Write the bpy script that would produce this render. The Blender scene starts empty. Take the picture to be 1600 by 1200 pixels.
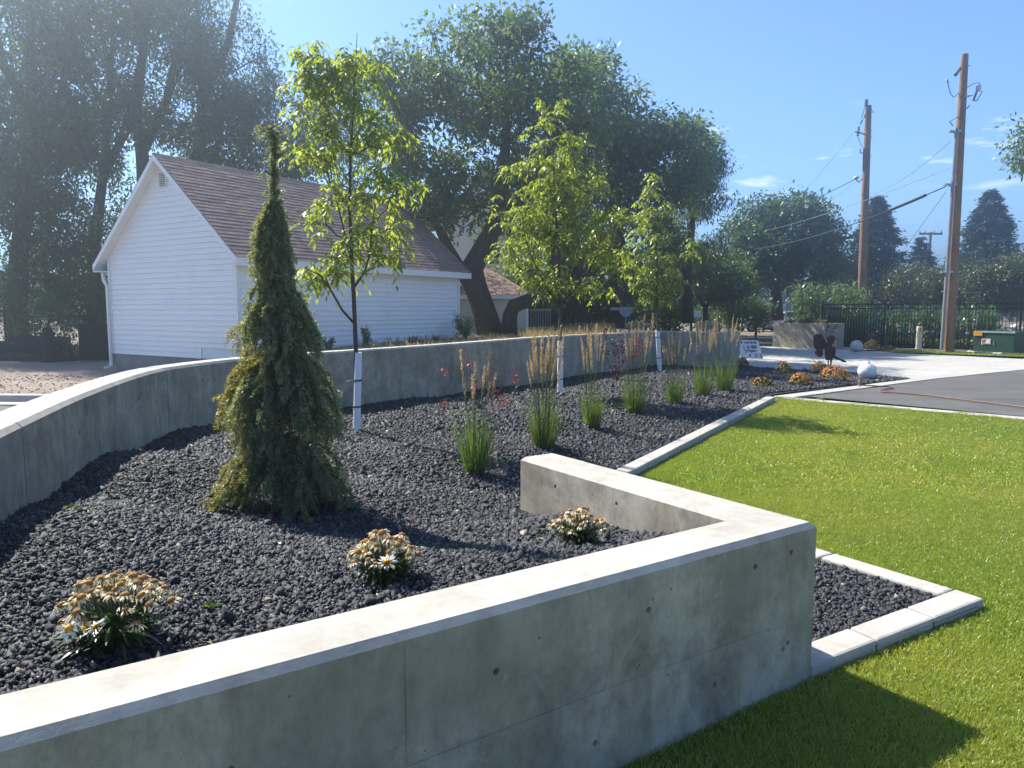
import bpy, bmesh, math, random
import numpy as np
from mathutils import Vector, Matrix
from mathutils.geometry import delaunay_2d_cdt

# ------------------------------------------------------------------ camera, sky, sun, exposure
scene = bpy.context.scene
F, CAM_H = 1150.0, 1.6
PITCH = math.atan(117 / F)
cam_data = bpy.data.cameras.new('camera')
cam_data.sensor_width = 36.0
cam_data.lens = F / 1600 * 36.0
cam_data.clip_start, cam_data.clip_end = 0.05, 3000
cam = bpy.data.objects.new('camera', cam_data)
cam.location = (0, 0, CAM_H)
cam.rotation_euler = (math.radians(90) - PITCH, 0, 0)
scene.collection.objects.link(cam)
scene.camera = cam

SUN_AZ, SUN_EL = math.radians(-50), math.radians(46)      # azimuth clockwise from +Y
world = bpy.data.worlds.new('World'); scene.world = world; world.use_nodes = True
wn, wl = world.node_tree.nodes, world.node_tree.links
wn.clear()
w_out = wn.new('ShaderNodeOutputWorld'); w_bg = wn.new('ShaderNodeBackground')
sky = wn.new('ShaderNodeTexSky'); sky.sky_type = 'NISHITA'; sky.sun_disc = False
sky.sun_elevation = SUN_EL; sky.sun_rotation = SUN_AZ
sky.altitude = 2600; sky.air_density = 1.0; sky.dust_density = 0.0; sky.ozone_density = 5.0
w_bg.inputs['Strength'].default_value = 0.115
# thin cirrus wisps low over the horizon, all the way round
tc = wn.new('ShaderNodeTexCoord'); sep = wn.new('ShaderNodeSeparateXYZ')
mp = wn.new('ShaderNodeMapping'); mp.inputs['Scale'].default_value = (5.0, 5.0, 26.0); mp.inputs['Rotation'].default_value = (0.35, 0, 0)
mp.inputs['Location'].default_value = (1.3, 0.4, 0.0)
nz = wn.new('ShaderNodeTexNoise'); nz.inputs['Scale'].default_value = 1.6; nz.inputs['Detail'].default_value = 7; nz.inputs['Roughness'].default_value = 0.62
rp = wn.new('ShaderNodeValToRGB'); rp.color_ramp.elements[0].position = 0.585; rp.color_ramp.elements[1].position = 0.76
el = wn.new('ShaderNodeMapRange'); el.inputs['From Min'].default_value = 0.10; el.inputs['From Max'].default_value = 0.17
el2 = wn.new('ShaderNodeMapRange'); el2.inputs['From Min'].default_value = 0.26; el2.inputs['From Max'].default_value = 0.18
mu = wn.new('ShaderNodeMath'); mu.operation = 'MULTIPLY'; mu2 = wn.new('ShaderNodeMath'); mu2.operation = 'MULTIPLY'
mxw = wn.new('ShaderNodeMixRGB'); mxw.inputs['Color2'].default_value = (8.5, 8.6, 8.8, 1)
wl.new(tc.outputs['Generated'], sep.inputs[0]); wl.new(tc.outputs['Generated'], mp.inputs[0]); wl.new(mp.outputs[0], nz.inputs[0])
wl.new(nz.outputs['Fac'], rp.inputs[0]); wl.new(sep.outputs['Z'], el.inputs['Value']); wl.new(sep.outputs['Z'], el2.inputs['Value'])
wl.new(el.outputs[0], mu.inputs[0]); wl.new(el2.outputs[0], mu.inputs[1]); wl.new(mu.outputs[0], mu2.inputs[0]); wl.new(rp.outputs[0], mu2.inputs[1])
wl.new(mu2.outputs[0], mxw.inputs['Fac']); wl.new(sky.outputs[0], mxw.inputs['Color1'])
wl.new(mxw.outputs[0], w_bg.inputs['Color']); wl.new(w_bg.outputs[0], w_out.inputs[0])

sun_data = bpy.data.lights.new('sun', 'SUN'); sun_data.energy = 5.0; sun_data.angle = math.radians(0.53); sun_data.color = (1.0, 0.94, 0.84)
sun = bpy.data.objects.new('sun', sun_data); scene.collection.objects.link(sun)
sun_dir = Vector((math.sin(SUN_AZ) * math.cos(SUN_EL), math.cos(SUN_AZ) * math.cos(SUN_EL), math.sin(SUN_EL)))
sun.rotation_euler = sun_dir.to_track_quat('Z', 'Y').to_euler()
sun.location = (-20, 20, 30)

scene.view_settings.view_transform = 'Standard'; scene.view_settings.look = 'None'
scene.view_settings.exposure = 1.32; scene.view_settings.gamma = 1.0; scene.view_settings.use_curve_mapping = False
scene.render.engine = 'CYCLES'
scene.cycles.use_denoising = True
scene.cycles.max_bounces = 6; scene.cycles.diffuse_bounces = 3; scene.cycles.transmission_bounces = 4; scene.cycles.transparent_max_bounces = 6
scene.cycles.volume_bounces = 0
scene.cycles.use_adaptive_sampling = True; scene.cycles.adaptive_threshold = 0.02

rng = np.random.default_rng(7); random.seed(7)
C, S = math.cos(PITCH), math.sin(PITCH)
def _ray(px, py):
    x, v = (px - 800) / F, -(py - 600) / F
    return (x, C + v * S, -S + v * C)
def G(px, py, z=0.0):                       # where the sight line meets the level z
    r = _ray(px, py); t = (z - CAM_H) / r[2]; return Vector((r[0] * t, r[1] * t, z))
def P(px, py, Y):                           # the point at distance Y
    r = _ray(px, py); t = Y / r[1]; return Vector((r[0] * t, Y, CAM_H + r[2] * t))
def sm(a, b, x):
    t = min(1, max(0, (x - a) / (b - a))); return t * t * (3 - 2 * t)

# ------------------------------------------------------------------ helpers: meshes, things, materials
COL = scene.collection
def link_mesh(name, me, mat, parent=None):
    o = bpy.data.objects.new(name, me); COL.objects.link(o)
    if mat is not None and not me.materials: me.materials.append(mat)
    if parent is not None: o.parent = parent
    return o
def np_mesh(name, verts, faces):
    """verts (N,3), faces (M,k) arrays"""
    me = bpy.data.meshes.new(name)
    verts = np.asarray(verts, np.float32); faces = np.asarray(faces, np.int32); k = faces.shape[1]
    me.vertices.add(len(verts)); me.vertices.foreach_set('co', verts.ravel())
    me.loops.add(faces.size); me.loops.foreach_set('vertex_index', faces.ravel())
    me.polygons.add(len(faces)); me.polygons.foreach_set('loop_start', np.arange(0, faces.size, k, dtype=np.int32))
    me.polygons.foreach_set('loop_total', np.full(len(faces), k, np.int32))
    me.update(calc_edges=True); return me
class MB:
    def __init__(s): s.v, s.f, s.sm = [], [], False
    def add(s, vs, fs):
        n = len(s.v); s.v += [tuple(p) for p in vs]; s.f += [tuple(i + n for i in f) for f in fs]; return s
    def box(s, a, b):
        (x0, y0, z0), (x1, y1, z1) = a, b
        return s.add([(x0,y0,z0),(x1,y0,z0),(x1,y1,z0),(x0,y1,z0),(x0,y0,z1),(x1,y0,z1),(x1,y1,z1),(x0,y1,z1)],
                     [(0,3,2,1),(4,5,6,7),(0,1,5,4),(1,2,6,5),(2,3,7,6),(3,0,4,7)])
    def hexa(s, bottom, top):
        return s.add(list(bottom) + list(top), [(0,3,2,1),(4,5,6,7),(0,1,5,4),(1,2,6,5),(2,3,7,6),(3,0,4,7)])
    def prism(s, poly, vec):                 # extrude a 3D polygon by vec
        n = len(poly); vec = Vector(vec); a = [Vector(p) for p in poly]; b = [p + vec for p in a]
        return s.add(a + b, [tuple(range(n - 1, -1, -1)), tuple(range(n, 2 * n))] + [(i, (i + 1) % n, n + (i + 1) % n, n + i) for i in range(n)])
    def tube(s, pts, rad, n=8, cap=True):
        pts = [Vector(p) for p in pts]
        if not hasattr(rad, '__len__'): rad = [rad] * len(pts)
        base = len(s.v); up = Vector((0, 0, 1)); prev = None
        for i, p in enumerate(pts):
            d = (pts[min(i + 1, len(pts) - 1)] - pts[max(i - 1, 0)])
            d = d.normalized() if d.length > 1e-9 else Vector((0, 0, 1))
            if prev is None:
                a = d.cross(up) if abs(d.dot(up)) < .95 else d.cross(Vector((1, 0, 0)))
            else: a = prev - d * prev.dot(d)
            a = a.normalized() if a.length > 1e-9 else d.orthogonal().normalized()
            prev = a; b = d.cross(a)
            for k in range(n):
                t = 2 * math.pi * k / n; q = p + (a * math.cos(t) + b * math.sin(t)) * rad[i]; s.v.append(tuple(q))
        for i in range(len(pts) - 1):
            for k in range(n):
                k2 = (k + 1) % n; s.f.append((base + i*n + k, base + i*n + k2, base + (i+1)*n + k2, base + (i+1)*n + k))
        if cap:
            s.f.append(tuple(base + k for k in range(n - 1, -1, -1))); e = base + (len(pts) - 1) * n; s.f.append(tuple(e + k for k in range(n)))
        return s
    def lathe(s, prof, n=16, c=(0, 0, 0)):   # prof: (r, z)
        base = len(s.v)
        for r, z in prof:
            for k in range(n):
                t = 2 * math.pi * k / n; s.v.append((c[0] + r * math.cos(t), c[1] + r * math.sin(t), c[2] + z))
        for i in range(len(prof) - 1):
            for k in range(n):
                k2 = (k + 1) % n; s.f.append((base + i*n + k, base + i*n + k2, base + (i+1)*n + k2, base + (i+1)*n + k))
        return s
    def mesh(s, name, smooth=False):
        me = bpy.data.meshes.new(name); me.from_pydata(s.v, [], s.f); me.update()
        if smooth: me.polygons.foreach_set('use_smooth', [True] * len(me.polygons))
        return me
    def build(s, name, mat, parent=None, smooth=False): return link_mesh(name, s.mesh(name, smooth), mat, parent)
def tag(o, label=None, cat=None, group=None, kind=None):
    for k, v in (('label', label), ('category', cat), ('group', group), ('kind', kind)):
        if v: o[k] = v
    return o
def thing(name, label, cat, loc=(0, 0, 0), rz=0.0, group=None):
    o = bpy.data.objects.new(name, None); COL.objects.link(o); o.location = loc; o.rotation_euler = (0, 0, rz); o.empty_display_size = .1
    return tag(o, label, cat, group)
def bevel(o, w, seg=2):
    m = o.modifiers.new('bevel', 'BEVEL'); m.width = w; m.segments = seg; m.limit_method = 'ANGLE'; return o

class NT:
    def __init__(s, name):
        s.m = bpy.data.materials.new(name); s.m.use_nodes = True; s.t = s.m.node_tree; s.t.nodes.clear()
        s.out = s.n('ShaderNodeOutputMaterial')
    def n(s, kind, **kw):
        o = s.t.nodes.new(kind)
        for k, v in kw.items(): setattr(o, k, v)
        return o
    def l(s, a, b): s.t.links.new(a, b)
    def noise(s, scale, detail=6, rough=.6, vec=None, dim='3D', dist=0):
        o = s.n('ShaderNodeTexNoise'); o.inputs['Scale'].default_value = scale; o.inputs['Detail'].default_value = detail; o.inputs['Roughness'].default_value = rough
        o.inputs['Distortion'].default_value = dist
        if vec is None: vec = s.pos()
        s.l(vec, o.inputs['Vector']); return o.outputs['Fac']
    def pos(s, scale=None, obj=False):
        if obj: v = s.n('ShaderNodeTexCoord').outputs['Object']
        else: v = s.n('ShaderNodeNewGeometry').outputs['Position']
        if scale:
            m = s.n('ShaderNodeMapping'); m.inputs['Scale'].default_value = scale; s.l(v, m.inputs[0]); return m.outputs[0]
        return v
    def ramp(s, fac, stops, interp='LINEAR'):
        r = s.n('ShaderNodeValToRGB'); r.color_ramp.interpolation = interp; e = r.color_ramp.elements
        while len(e) < len(stops): e.new(.5)
        for i, (p, c) in enumerate(stops):
            e[i].position = p; e[i].color = (c[0], c[1], c[2], 1) if hasattr(c, '__len__') else (c, c, c, 1)
        s.l(fac, r.inputs[0]); return r.outputs[0]
    def mix(s, fac, a, b, mode='MIX'):
        m = s.n('ShaderNodeMixRGB'); m.blend_type = mode
        for i, x in ((0, fac), (1, a), (2, b)):
            if hasattr(x, 'links') or hasattr(x, 'is_linked'): s.l(x, m.inputs[i])
            elif i == 0: m.inputs[0].default_value = x
            else: m.inputs[i].default_value = (x[0], x[1], x[2], 1)
        return m.outputs[0]
    def bump(s, h, strength=.3, dist=.01, nrm=None):
        b = s.n('ShaderNodeBump'); b.inputs['Strength'].default_value = strength; b.inputs['Distance'].default_value = dist; s.l(h, b.inputs['Height'])
        if nrm is not None: s.l(nrm, b.inputs['Normal'])
        return b.outputs[0]
    def principled(s, col, rough=.8, nrm=None, metal=0, spec=.3):
        p = s.n('ShaderNodeBsdfPrincipled')
        if hasattr(col, 'is_linked'): s.l(col, p.inputs['Base Color'])
        else: p.inputs['Base Color'].default_value = (*col, 1)
        if hasattr(rough, 'is_linked'): s.l(rough, p.inputs['Roughness'])
        else: p.inputs['Roughness'].default_value = rough
        p.inputs['Metallic'].default_value = metal; p.inputs['Specular IOR Level'].default_value = spec
        if nrm is not None: s.l(nrm, p.inputs['Normal'])
        s.l(p.outputs[0], s.out.inputs[0]); return s.m
def plain(name, col, rough=.7, metal=0, var=.12, scale=6, spec=.3, bump=0):
    t = NT(name); n = t.noise(scale, 5); c2 = tuple(x * (1 - var) for x in col); c1 = tuple(min(1, x * (1 + var)) for x in col)
    nr = t.bump(t.noise(scale * 8, 4), bump, .005) if bump else None
    return t.principled(t.ramp(n, [(.3, c2), (.7, c1)]), rough, nr, metal, spec)
def leafmat(name, c1, c2, trans=.45, tint=(1.25, 1.35, .45), rough=.45, gloss=.05):
    """leaves: colour varies leaf by leaf, light comes through"""
    t = NT(name); g = t.n('ShaderNodeNewGeometry'); col = t.ramp(g.outputs['Random Per Island'], [(0, c1), (1, c2)])
    big = t.noise(.7, 3); col = t.mix(t.ramp(big, [(.35, 0.0), (.7, .35)]), col, tuple(x * .6 for x in c1))
    d = t.n('ShaderNodeBsdfDiffuse'); tr = t.n('ShaderNodeBsdfTranslucent'); gl = t.n('ShaderNodeBsdfGlossy'); gl.inputs['Roughness'].default_value = rough
    t.l(col, d.inputs[0]); tc2 = t.mix(1.0, col, tint, 'MULTIPLY'); t.l(tc2, tr.inputs[0])
    m1 = t.n('ShaderNodeMixShader'); m1.inputs[0].default_value = trans; t.l(d.outputs[0], m1.inputs[1]); t.l(tr.outputs[0], m1.inputs[2])
    m2 = t.n('ShaderNodeMixShader'); m2.inputs[0].default_value = gloss; t.l(m1.outputs[0], m2.inputs[1]); t.l(gl.outputs[0], m2.inputs[2])
    t.l(m2.outputs[0], t.out.inputs[0]); return t.m

# ---- leaves and blades in bulk
def unit(a): return a / np.maximum(np.linalg.norm(a, axis=-1, keepdims=True), 1e-9)
def leaf_cards(pos, axis, nrm, length, width, fold=.15):
    pos, axis = np.asarray(pos), unit(np.asarray(axis)); nrm = np.asarray(nrm)
    side = unit(np.cross(axis, nrm)); nrm = np.cross(side, axis); L = np.asarray(length)[:, None]; W = np.asarray(width)[:, None]
    mid = pos + axis * L * .45
    v = np.stack([pos, mid + side * W * .5 + nrm * W * fold, pos + axis * L, mid - side * W * .5 + nrm * W * fold], 1)
    n = len(pos); f = np.arange(n * 4).reshape(n, 4); return v.reshape(-1, 3), f
def strips(base, d, L, droop, W, nseg=4, wprof=None, twist=None):
    """ribbons along p(t)=base+d*L*t-(0,0,droop*L*t^2)"""
    base, d = np.asarray(base, float), unit(np.asarray(d, float)); n = len(base); t = np.linspace(0, 1, nseg + 1)
    if wprof is None: wprof = 1 - .92 * t ** 1.6
    p = base[:, None] + d[:, None] * (np.asarray(L)[:, None] * t)[..., None]
    p[..., 2] -= np.asarray(droop)[:, None] * np.asarray(L)[:, None] * t ** 2
    ang = rng.uniform(0, 2 * math.pi, n) if twist is None else twist
    s0 = np.stack([np.cos(ang), np.sin(ang), np.zeros(n)], 1)
    side = unit(np.cross(d, s0) + 1e-6) if twist is None else s0
    half = (np.asarray(W)[:, None] * wprof * .5)[..., None] * side[:, None]
    v = np.stack([p - half, p + half], 2).reshape(n, -1, 3)
    i = np.arange(nseg); q = np.stack([2*i, 2*i + 1, 2*i + 3, 2*i + 2], 1)
    f = (np.arange(n) * (2 * (nseg + 1)))[:, None, None] + q[None]
    return v.reshape(-1, 3), f.reshape(-1, 4)
def join_np(parts):
    vs, fs, o = [], [], 0
    for v, f in parts: vs.append(v); fs.append(f + o); o += len(v)
    return np.concatenate(vs), np.concatenate(fs)
def rand_dirs(n): return unit(rng.normal(size=(n, 3)))

def clumps_from(lobes):
    """lobes: (centre, radii, count, (rmin, rmax)) -> clump centres and radii"""
    cs, rs = [], []
    for c, r, n, (a, b) in lobes:
        d = rand_dirs(n) * (rng.uniform(0.08, 1, (n, 1)) ** .42)
        cs.append(np.asarray(c)[None] + d * np.asarray(r)[None]); rs.append(rng.uniform(a, b, n))
    return np.concatenate(cs), np.concatenate(rs)
def crown_leaves(cs, rs, per_m2, leaf, droop=.35, shell=.5, asp=.45):
    ps, ax, nr = [], [], []
    for c, r in zip(cs, rs):
        n = max(12, int(per_m2 * r * r)); d = rand_dirs(n); rad = rng.uniform(0, 1, (n, 1)) ** shell
        lump = 1 + .3 * np.sin(d[:, :1] * 5 + c[0] * 3) * np.sin(d[:, 1:2] * 4 + c[1] * 5)
        ps.append(c + d * rad * r * np.array([1, 1, .8]) * lump)
        ax.append(d * .6 + rand_dirs(n) * .8 - np.array([0, 0, droop])); nr.append(rand_dirs(n) * .9 + np.array([0, 0, .8]))
    ps, ax, nr = map(np.concatenate, (ps, ax, nr)); n = len(ps); L = leaf * rng.uniform(.65, 1.35, n)
    return leaf_cards(ps, ax, nr, L, L * asp)
def skeleton(trunk, cs, mb, tip=.012, jitter=.1, n=5, thick=1.0):
    """limbs from the trunk polyline [(p, r)...] out to the clumps"""
    nodes = [(Vector(p), r) for p, r in trunk]; start = 0
    order = np.argsort([min((Vector(c) - p).length for p, r in nodes) for c in cs])
    par = [i - 1 for i in range(len(nodes))]; fixed = len(nodes); chains = []
    for k in order:
        c = Vector(cs[k]); best, bi = 1e9, 0
        for i in range(max(1, start), len(nodes)):
            p = nodes[i][0]; d = (c - p).length + max(0, p.z - c.z + .1) * 1.2
            if d < best: best, bi = d, i
        p = nodes[bi][0]; m = max(2, int((c - p).length / .7)); prev = bi; ch = [bi]
        for j in range(1, m + 1):
            t = j / m; q = p.lerp(c, t) + Vector(rng.normal(size=3)) * jitter * (c - p).length * .35 * math.sin(math.pi * t) + Vector((0, 0, -.12 * (c - p).length * math.sin(math.pi * t)))
            nodes.append((q, None)); par.append(prev); prev = len(nodes) - 1; ch.append(prev)
        chains.append(ch)
    load = [0.0] * len(nodes)
    kids = [0] * len(nodes)
    for i in range(len(nodes)): 
        if par[i] >= 0: kids[par[i]] += 1
    for i in range(len(nodes) - 1, -1, -1):
        if kids[i] == 0: load[i] += tip ** 2
        if par[i] >= 0: load[par[i]] += load[i]
    def rad(i): return nodes[i][1] if nodes[i][1] is not None else max(tip, math.sqrt(load[i]) * thick)
    for ch in chains:
        r = [rad(i) for i in ch]; r[0] = min(r[0], r[1] * 1.25) if len(r) > 1 else r[0]
        mb.tube([nodes[i][0] for i in ch], r, n, cap=False)
def tree(name, label, trunk, lobes, mats, leaf=.14, per_m2=260, cat='tree', group=None, extra=(), droop=.35, asp=.45, tip=.012, shell=.5, thick=1.0, nside=10, jitter=.1):
    base = Vector(trunk[0][0]); root = thing(name, label, cat, base, 0, group)
    rel = lambda p: Vector(p) - base
    mb = MB(); mb.tube([rel(p) for p, r in trunk], [r for p, r in trunk], nside)
    for ex in extra: mb.tube([rel(p) for p, r in ex], [r for p, r in ex], nside)
    cs, rs = clumps_from(lobes); cs = cs - np.array(base)
    all_nodes = [(rel(p), r) for p, r in trunk]
    skel_trunk = all_nodes + [(rel(p), r) for ex in extra for p, r in ex]
    skeleton(skel_trunk[len(trunk) // 3:], cs, mb, tip, jitter, thick=thick)
    mb.build('trunk', mats[0], root, smooth=True)
    v, f = crown_leaves(cs, rs, per_m2, leaf, droop, shell, asp)
    o = link_mesh('crown', np_mesh('crown', v, f), mats[1], root); o['kind'] = 'stuff'
    return root
def poly_grid(name, poly, step, zf, mat, parent=None):
    """a polygon cut into a grid and lifted to zf(x, y)"""
    bm = bmesh.new(); xs = [p[0] for p in poly]; ys = [p[1] for p in poly]; n0 = len(poly)
    cv, _, cf, *_r = delaunay_2d_cdt([Vector((p[0], p[1])) for p in poly], [(i, (i + 1) % n0) for i in range(n0)], [], 1, 1e-5)
    bv = [bm.verts.new((p.x, p.y, 0)) for p in cv]
    for t in cf: bm.faces.new([bv[i] for i in t])
    for ax, lo, hi in ((0, min(xs), max(xs)), (1, min(ys), max(ys))):
        k = math.ceil(lo / step) * step
        while k < hi:
            co = [0, 0, 0]; no = [0, 0, 0]; co[ax] = k; no[ax] = 1
            bmesh.ops.bisect_plane(bm, geom=bm.verts[:] + bm.edges[:] + bm.faces[:], plane_co=co, plane_no=no, dist=1e-5); k += step
    for v in bm.verts: v.co.z = zf(v.co.x, v.co.y)
    bmesh.ops.recalc_face_normals(bm, faces=bm.faces[:])
    me = bpy.data.meshes.new(name); bm.to_mesh(me); bm.free()
    if me.polygons and sum(p.normal.z for p in me.polygons) < 0: me.flip_normals()
    me.polygons.foreach_set('use_smooth', [True] * len(me.polygons))
    return link_mesh(name, me, mat, parent)
def inside(poly, x, y):
    x = np.asarray(x); y = np.asarray(y); r = np.zeros(x.shape, bool); n = len(poly)
    for i in range(n):
        (x0, y0), (x1, y1) = poly[i][:2], poly[(i + 1) % n][:2]
        if y0 == y1: continue
        c = ((y0 > y) != (y1 > y)) & (x < (x1 - x0) * (y - y0) / (y1 - y0) + x0); r ^= c
    return r
def offset_path(path, d):
    """shift a 2D polyline to its left by d"""
    out = []; n = len(path)
    for i, p in enumerate(path):
        a = Vector(path[max(i - 1, 0)]).to_2d(); b = Vector(path[min(i + 1, n - 1)]).to_2d(); p = Vector(p).to_2d()
        if 0 < i < n - 1:
            d1, d2 = (p - a).normalized(), (b - p).normalized(); n1 = Vector((-d1.y, d1.x)); n2 = Vector((-d2.y, d2.x)); m = (n1 + n2).normalized(); k = d / max(.35, m.dot(n1)); out.append(p + m * k)
        else:
            t = (b - a).normalized(); out.append(p + Vector((-t.y, t.x)) * d)
    return out

# ------------------------------------------------------------------ materials
def concrete(name, c=(.40, .385, .36), stain=.5, rough=.75, holes=1.0):
    t = NT(name); a = t.noise(1.7, 9, .7, dist=.9); b = t.noise(9, 6, .7); d = t.noise(2.6, 5, .6, vec=t.pos((2.2, 2.2, .45)))
    col = t.ramp(a, [(.28, tuple(x * (1 - .62 * stain) for x in c)), (.48, tuple(x * .93 for x in c)), (.72, tuple(min(1, x * (1.12 + .25 * stain)) for x in c))])
    col = t.mix(t.ramp(d, [(.46, 0.0), (.62, .55 * stain)]), col, (c[0] * .62, c[1] * .58, c[2] * .48))
    col = t.mix(.28 + .3 * stain, col, t.ramp(b, [(.32, .5), (.5, .9), (.68, 1.1)]), 'MULTIPLY')
    sc_ = t.noise(26, 4, .8, vec=t.pos((1, 1, .3))); col = t.mix(.35 * stain, col, t.ramp(sc_, [(.35, .55), (.5, 1.0), (.7, 1.15)]), 'MULTIPLY')
    e_ = t.noise(.75, 4, .5, vec=t.pos((1, 1, 1.6))); col = t.mix(t.ramp(e_, [(.5, 0.0), (.62, .5 * stain)]), col, (c[0] * .55, c[1] * .56, c[2] * .57))
    g_ = t.noise(3.2, 7, .75, dist=1.6); col = t.mix(t.ramp(g_, [(.56, 0.0), (.66, .45 * stain)]), col, (c[0] * 1.25, c[1] * 1.2, c[2] * 1.08))
    vo = t.n('ShaderNodeTexVoronoi'); vo.inputs['Scale'].default_value = 16; t.l(t.pos(), vo.inputs['Vector'])
    gate = t.ramp(t.noise(5, 3), [(.52, 0.0), (.58, 1.0)]); hole = t.mix(1, t.ramp(vo.outputs['Distance'], [(.05, 1.0), (.085, 0.0)]), gate, 'MULTIPLY')
    hole = t.mix(1, hole, (holes, holes, holes), 'MULTIPLY'); col = t.mix(hole, col, (.06, .055, .05))
    fine = t.noise(70, 4, .7); nr = t.bump(fine, .25, .004); nr = t.bump(hole, -.8, .006, nr); nr = t.bump(b, .12, .01, nr)
    return t.principled(col, rough, nr, 0, .25)
def two_tone(o):                     # trowelled top paler, stained form-cast faces darker: sun and shade put into the colour
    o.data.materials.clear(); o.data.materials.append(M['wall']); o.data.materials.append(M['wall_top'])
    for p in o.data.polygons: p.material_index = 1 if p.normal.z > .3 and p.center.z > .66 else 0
M = {}
M['wall'] = concrete('board_formed_concrete', (.44, .395, .315), .95); M['wall_top'] = concrete('sunlit_trowelled_concrete', (.43, .405, .355), .4, holes=.0)
M['kerb'] = concrete('kerb_concrete', (.44, .415, .375), .18, holes=0)
M['pad'] = concrete('pad_concrete', (.45, .435, .405), .16, holes=0)
M['found'] = concrete('foundation_concrete', (.30, .295, .285), .3)
def _asphalt():
    t = NT('asphalt'); a = t.noise(.5, 4); b = t.noise(160, 3, .8); c = t.ramp(a, [(.3, (.085, .083, .085)), (.7, (.125, .122, .12))])
    c = t.mix(.5, c, t.ramp(b, [(.3, .45), (.75, 1.3)]), 'MULTIPLY'); return t.principled(t.mix(t.ramp(t.noise(.9, 5, .65, vec=t.pos((.35, 1.6, 1))), [(.45, 0.0), (.7, .5)]), c, (.16, .15, .14)), .85, t.bump(b, .5, .004), 0, .25)
M['asphalt'] = _asphalt()
def _soil():
    t = NT('dry_soil'); a = t.noise(.35, 6); b = t.noise(14, 6, .75); c = t.ramp(a, [(.3, (.20, .16, .12)), (.55, (.28, .24, .18)), (.75, (.17, .17, .09))])
    c = t.mix(.6, c, t.ramp(b, [(.3, .4), (.7, 1.3)]), 'MULTIPLY'); return t.principled(c, .95, t.bump(b, .8, .03), 0, .1)
M['soil'] = _soil()
def _dirt():
    t = NT('stony_dirt'); a = t.noise(1.2, 6); b = t.noise(22, 6, .75); c = t.ramp(a, [(.3, (.26, .2, .165)), (.7, (.38, .32, .27))])
    c = t.mix(.6, c, t.ramp(b, [(.3, .45), (.7, 1.25)]), 'MULTIPLY'); return t.principled(c, .95, t.bump(b, .9, .04), 0, .1)
M['dirt'] = _dirt()
def _turf():
    t = NT('turf_soil'); a = t.noise(1.3, 5); c = t.ramp(a, [(.3, (.07, .11, .02)), (.7, (.13, .16, .035))]); return t.principled(c, .95, t.bump(t.noise(60, 4), .6, .01), 0, .1)
M['turf'] = _turf()
def _blade():
    t = NT('grass_blades'); g = t.n('ShaderNodeNewGeometry'); col = t.ramp(g.outputs['Random Per Island'], [(0, (.22, .29, .04)), (.6, (.32, .375, .06)), (1, (.42, .42, .13))])
    big = t.noise(.9, 5, .65); col = t.mix(t.ramp(big, [(.42, 0.0), (.66, .55)]), col, (.42, .385, .10))
    big2 = t.noise(.35, 4, .6); col = t.mix(t.ramp(big2, [(.4, .35), (.6, 0.0)]), col, (.15, .25, .035))
    d = t.n('ShaderNodeBsdfDiffuse'); tr = t.n('ShaderNodeBsdfTranslucent'); t.l(col, d.inputs[0]); t.l(t.mix(1, col, (1.2, 1.25, .5), 'MULTIPLY'), tr.inputs[0])
    m = t.n('ShaderNodeMixShader'); m.inputs[0].default_value = .45; t.l(d.outputs[0], m.inputs[1]); t.l(tr.outputs[0], m.inputs[2])
    gl = t.n('ShaderNodeBsdfGlossy'); gl.inputs['Roughness'].default_value = .4; m2 = t.n('ShaderNodeMixShader'); m2.inputs[0].default_value = .05; t.l(m.outputs[0], m2.inputs[1]); t.l(gl.outputs[0], m2.inputs[2])
    t.l(m2.outputs[0], t.out.inputs[0]); return t.m
M['blade'] = _blade()
def _stone():
    t = NT('black_lava_rock'); g = t.n('ShaderNodeNewGeometry'); r = g.outputs['Random Per Island']
    col = t.ramp(r, [(0, (.012, .0145, .020)), (.55, (.027, .030, .038)), (.90, (.046, .048, .056)), (.988, (.085, .08, .075)), (1, (.30, .26, .2))])
    return t.principled(col, .72, t.bump(t.noise(160, 3, .8), .5, .003), 0, .45)
M['stone'] = _stone(); M['stone_bed'] = plain('lava_rock_fines', (.022, .022, .024), .9, var=.35, scale=60, bump=.8)
M['white_vinyl'] = plain('white_vinyl', (.88, .88, .87), .45, var=.03, scale=1.5)
M['cream_vinyl'] = plain('cream_vinyl', (.66, .60, .47), .5, var=.04, scale=1.5)
M['trim'] = plain('white_trim', (.82, .83, .82), .4, var=.03)
def _shingle(name, c):
    t = NT(name); g = t.n('ShaderNodeNewGeometry'); col = t.ramp(g.outputs['Random Per Island'], [(0, tuple(x * .78 for x in c)), (.6, c), (1, tuple(x * 1.16 for x in c))])
    col = t.mix(.5, col, t.ramp(t.noise(90, 3, .8), [(.3, .5), (.7, 1.3)]), 'MULTIPLY'); return t.principled(col, .9, None, 0, .15)
M['shingle'] = _shingle('brown_asphalt_shingle', (.27, .19, .165)); M['shingle_red'] = _shingle('reddish_shingle', (.26, .185, .145))
def _bark(name, c1, c2, sc=9):
    t = NT(name); a = t.noise(sc, 6, .7, vec=t.pos((1, 1, .22))); return t.principled(t.ramp(a, [(.3, c1), (.7, c2)]), .95, t.bump(a, .9, .04), 0, .1)
M['bark'] = _bark('dark_bark', (.045, .034, .026), (.12, .09, .07)); M['bark_young'] = _bark('smooth_grey_bark', (.085, .065, .05), (.16, .125, .10), 30)
M['pole'] = _bark('weathered_pole_wood', (.20, .115, .065), (.36, .22, .13), 5); M['pole_old'] = _bark('grey_pole_wood', (.12, .10, .085), (.2, .165, .14), 5)
M['leaf_big'] = leafmat('broad_tree_leaf', (.065, .12, .03), (.155, .205, .06), .5, (1.3, 1.35, .5))
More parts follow.
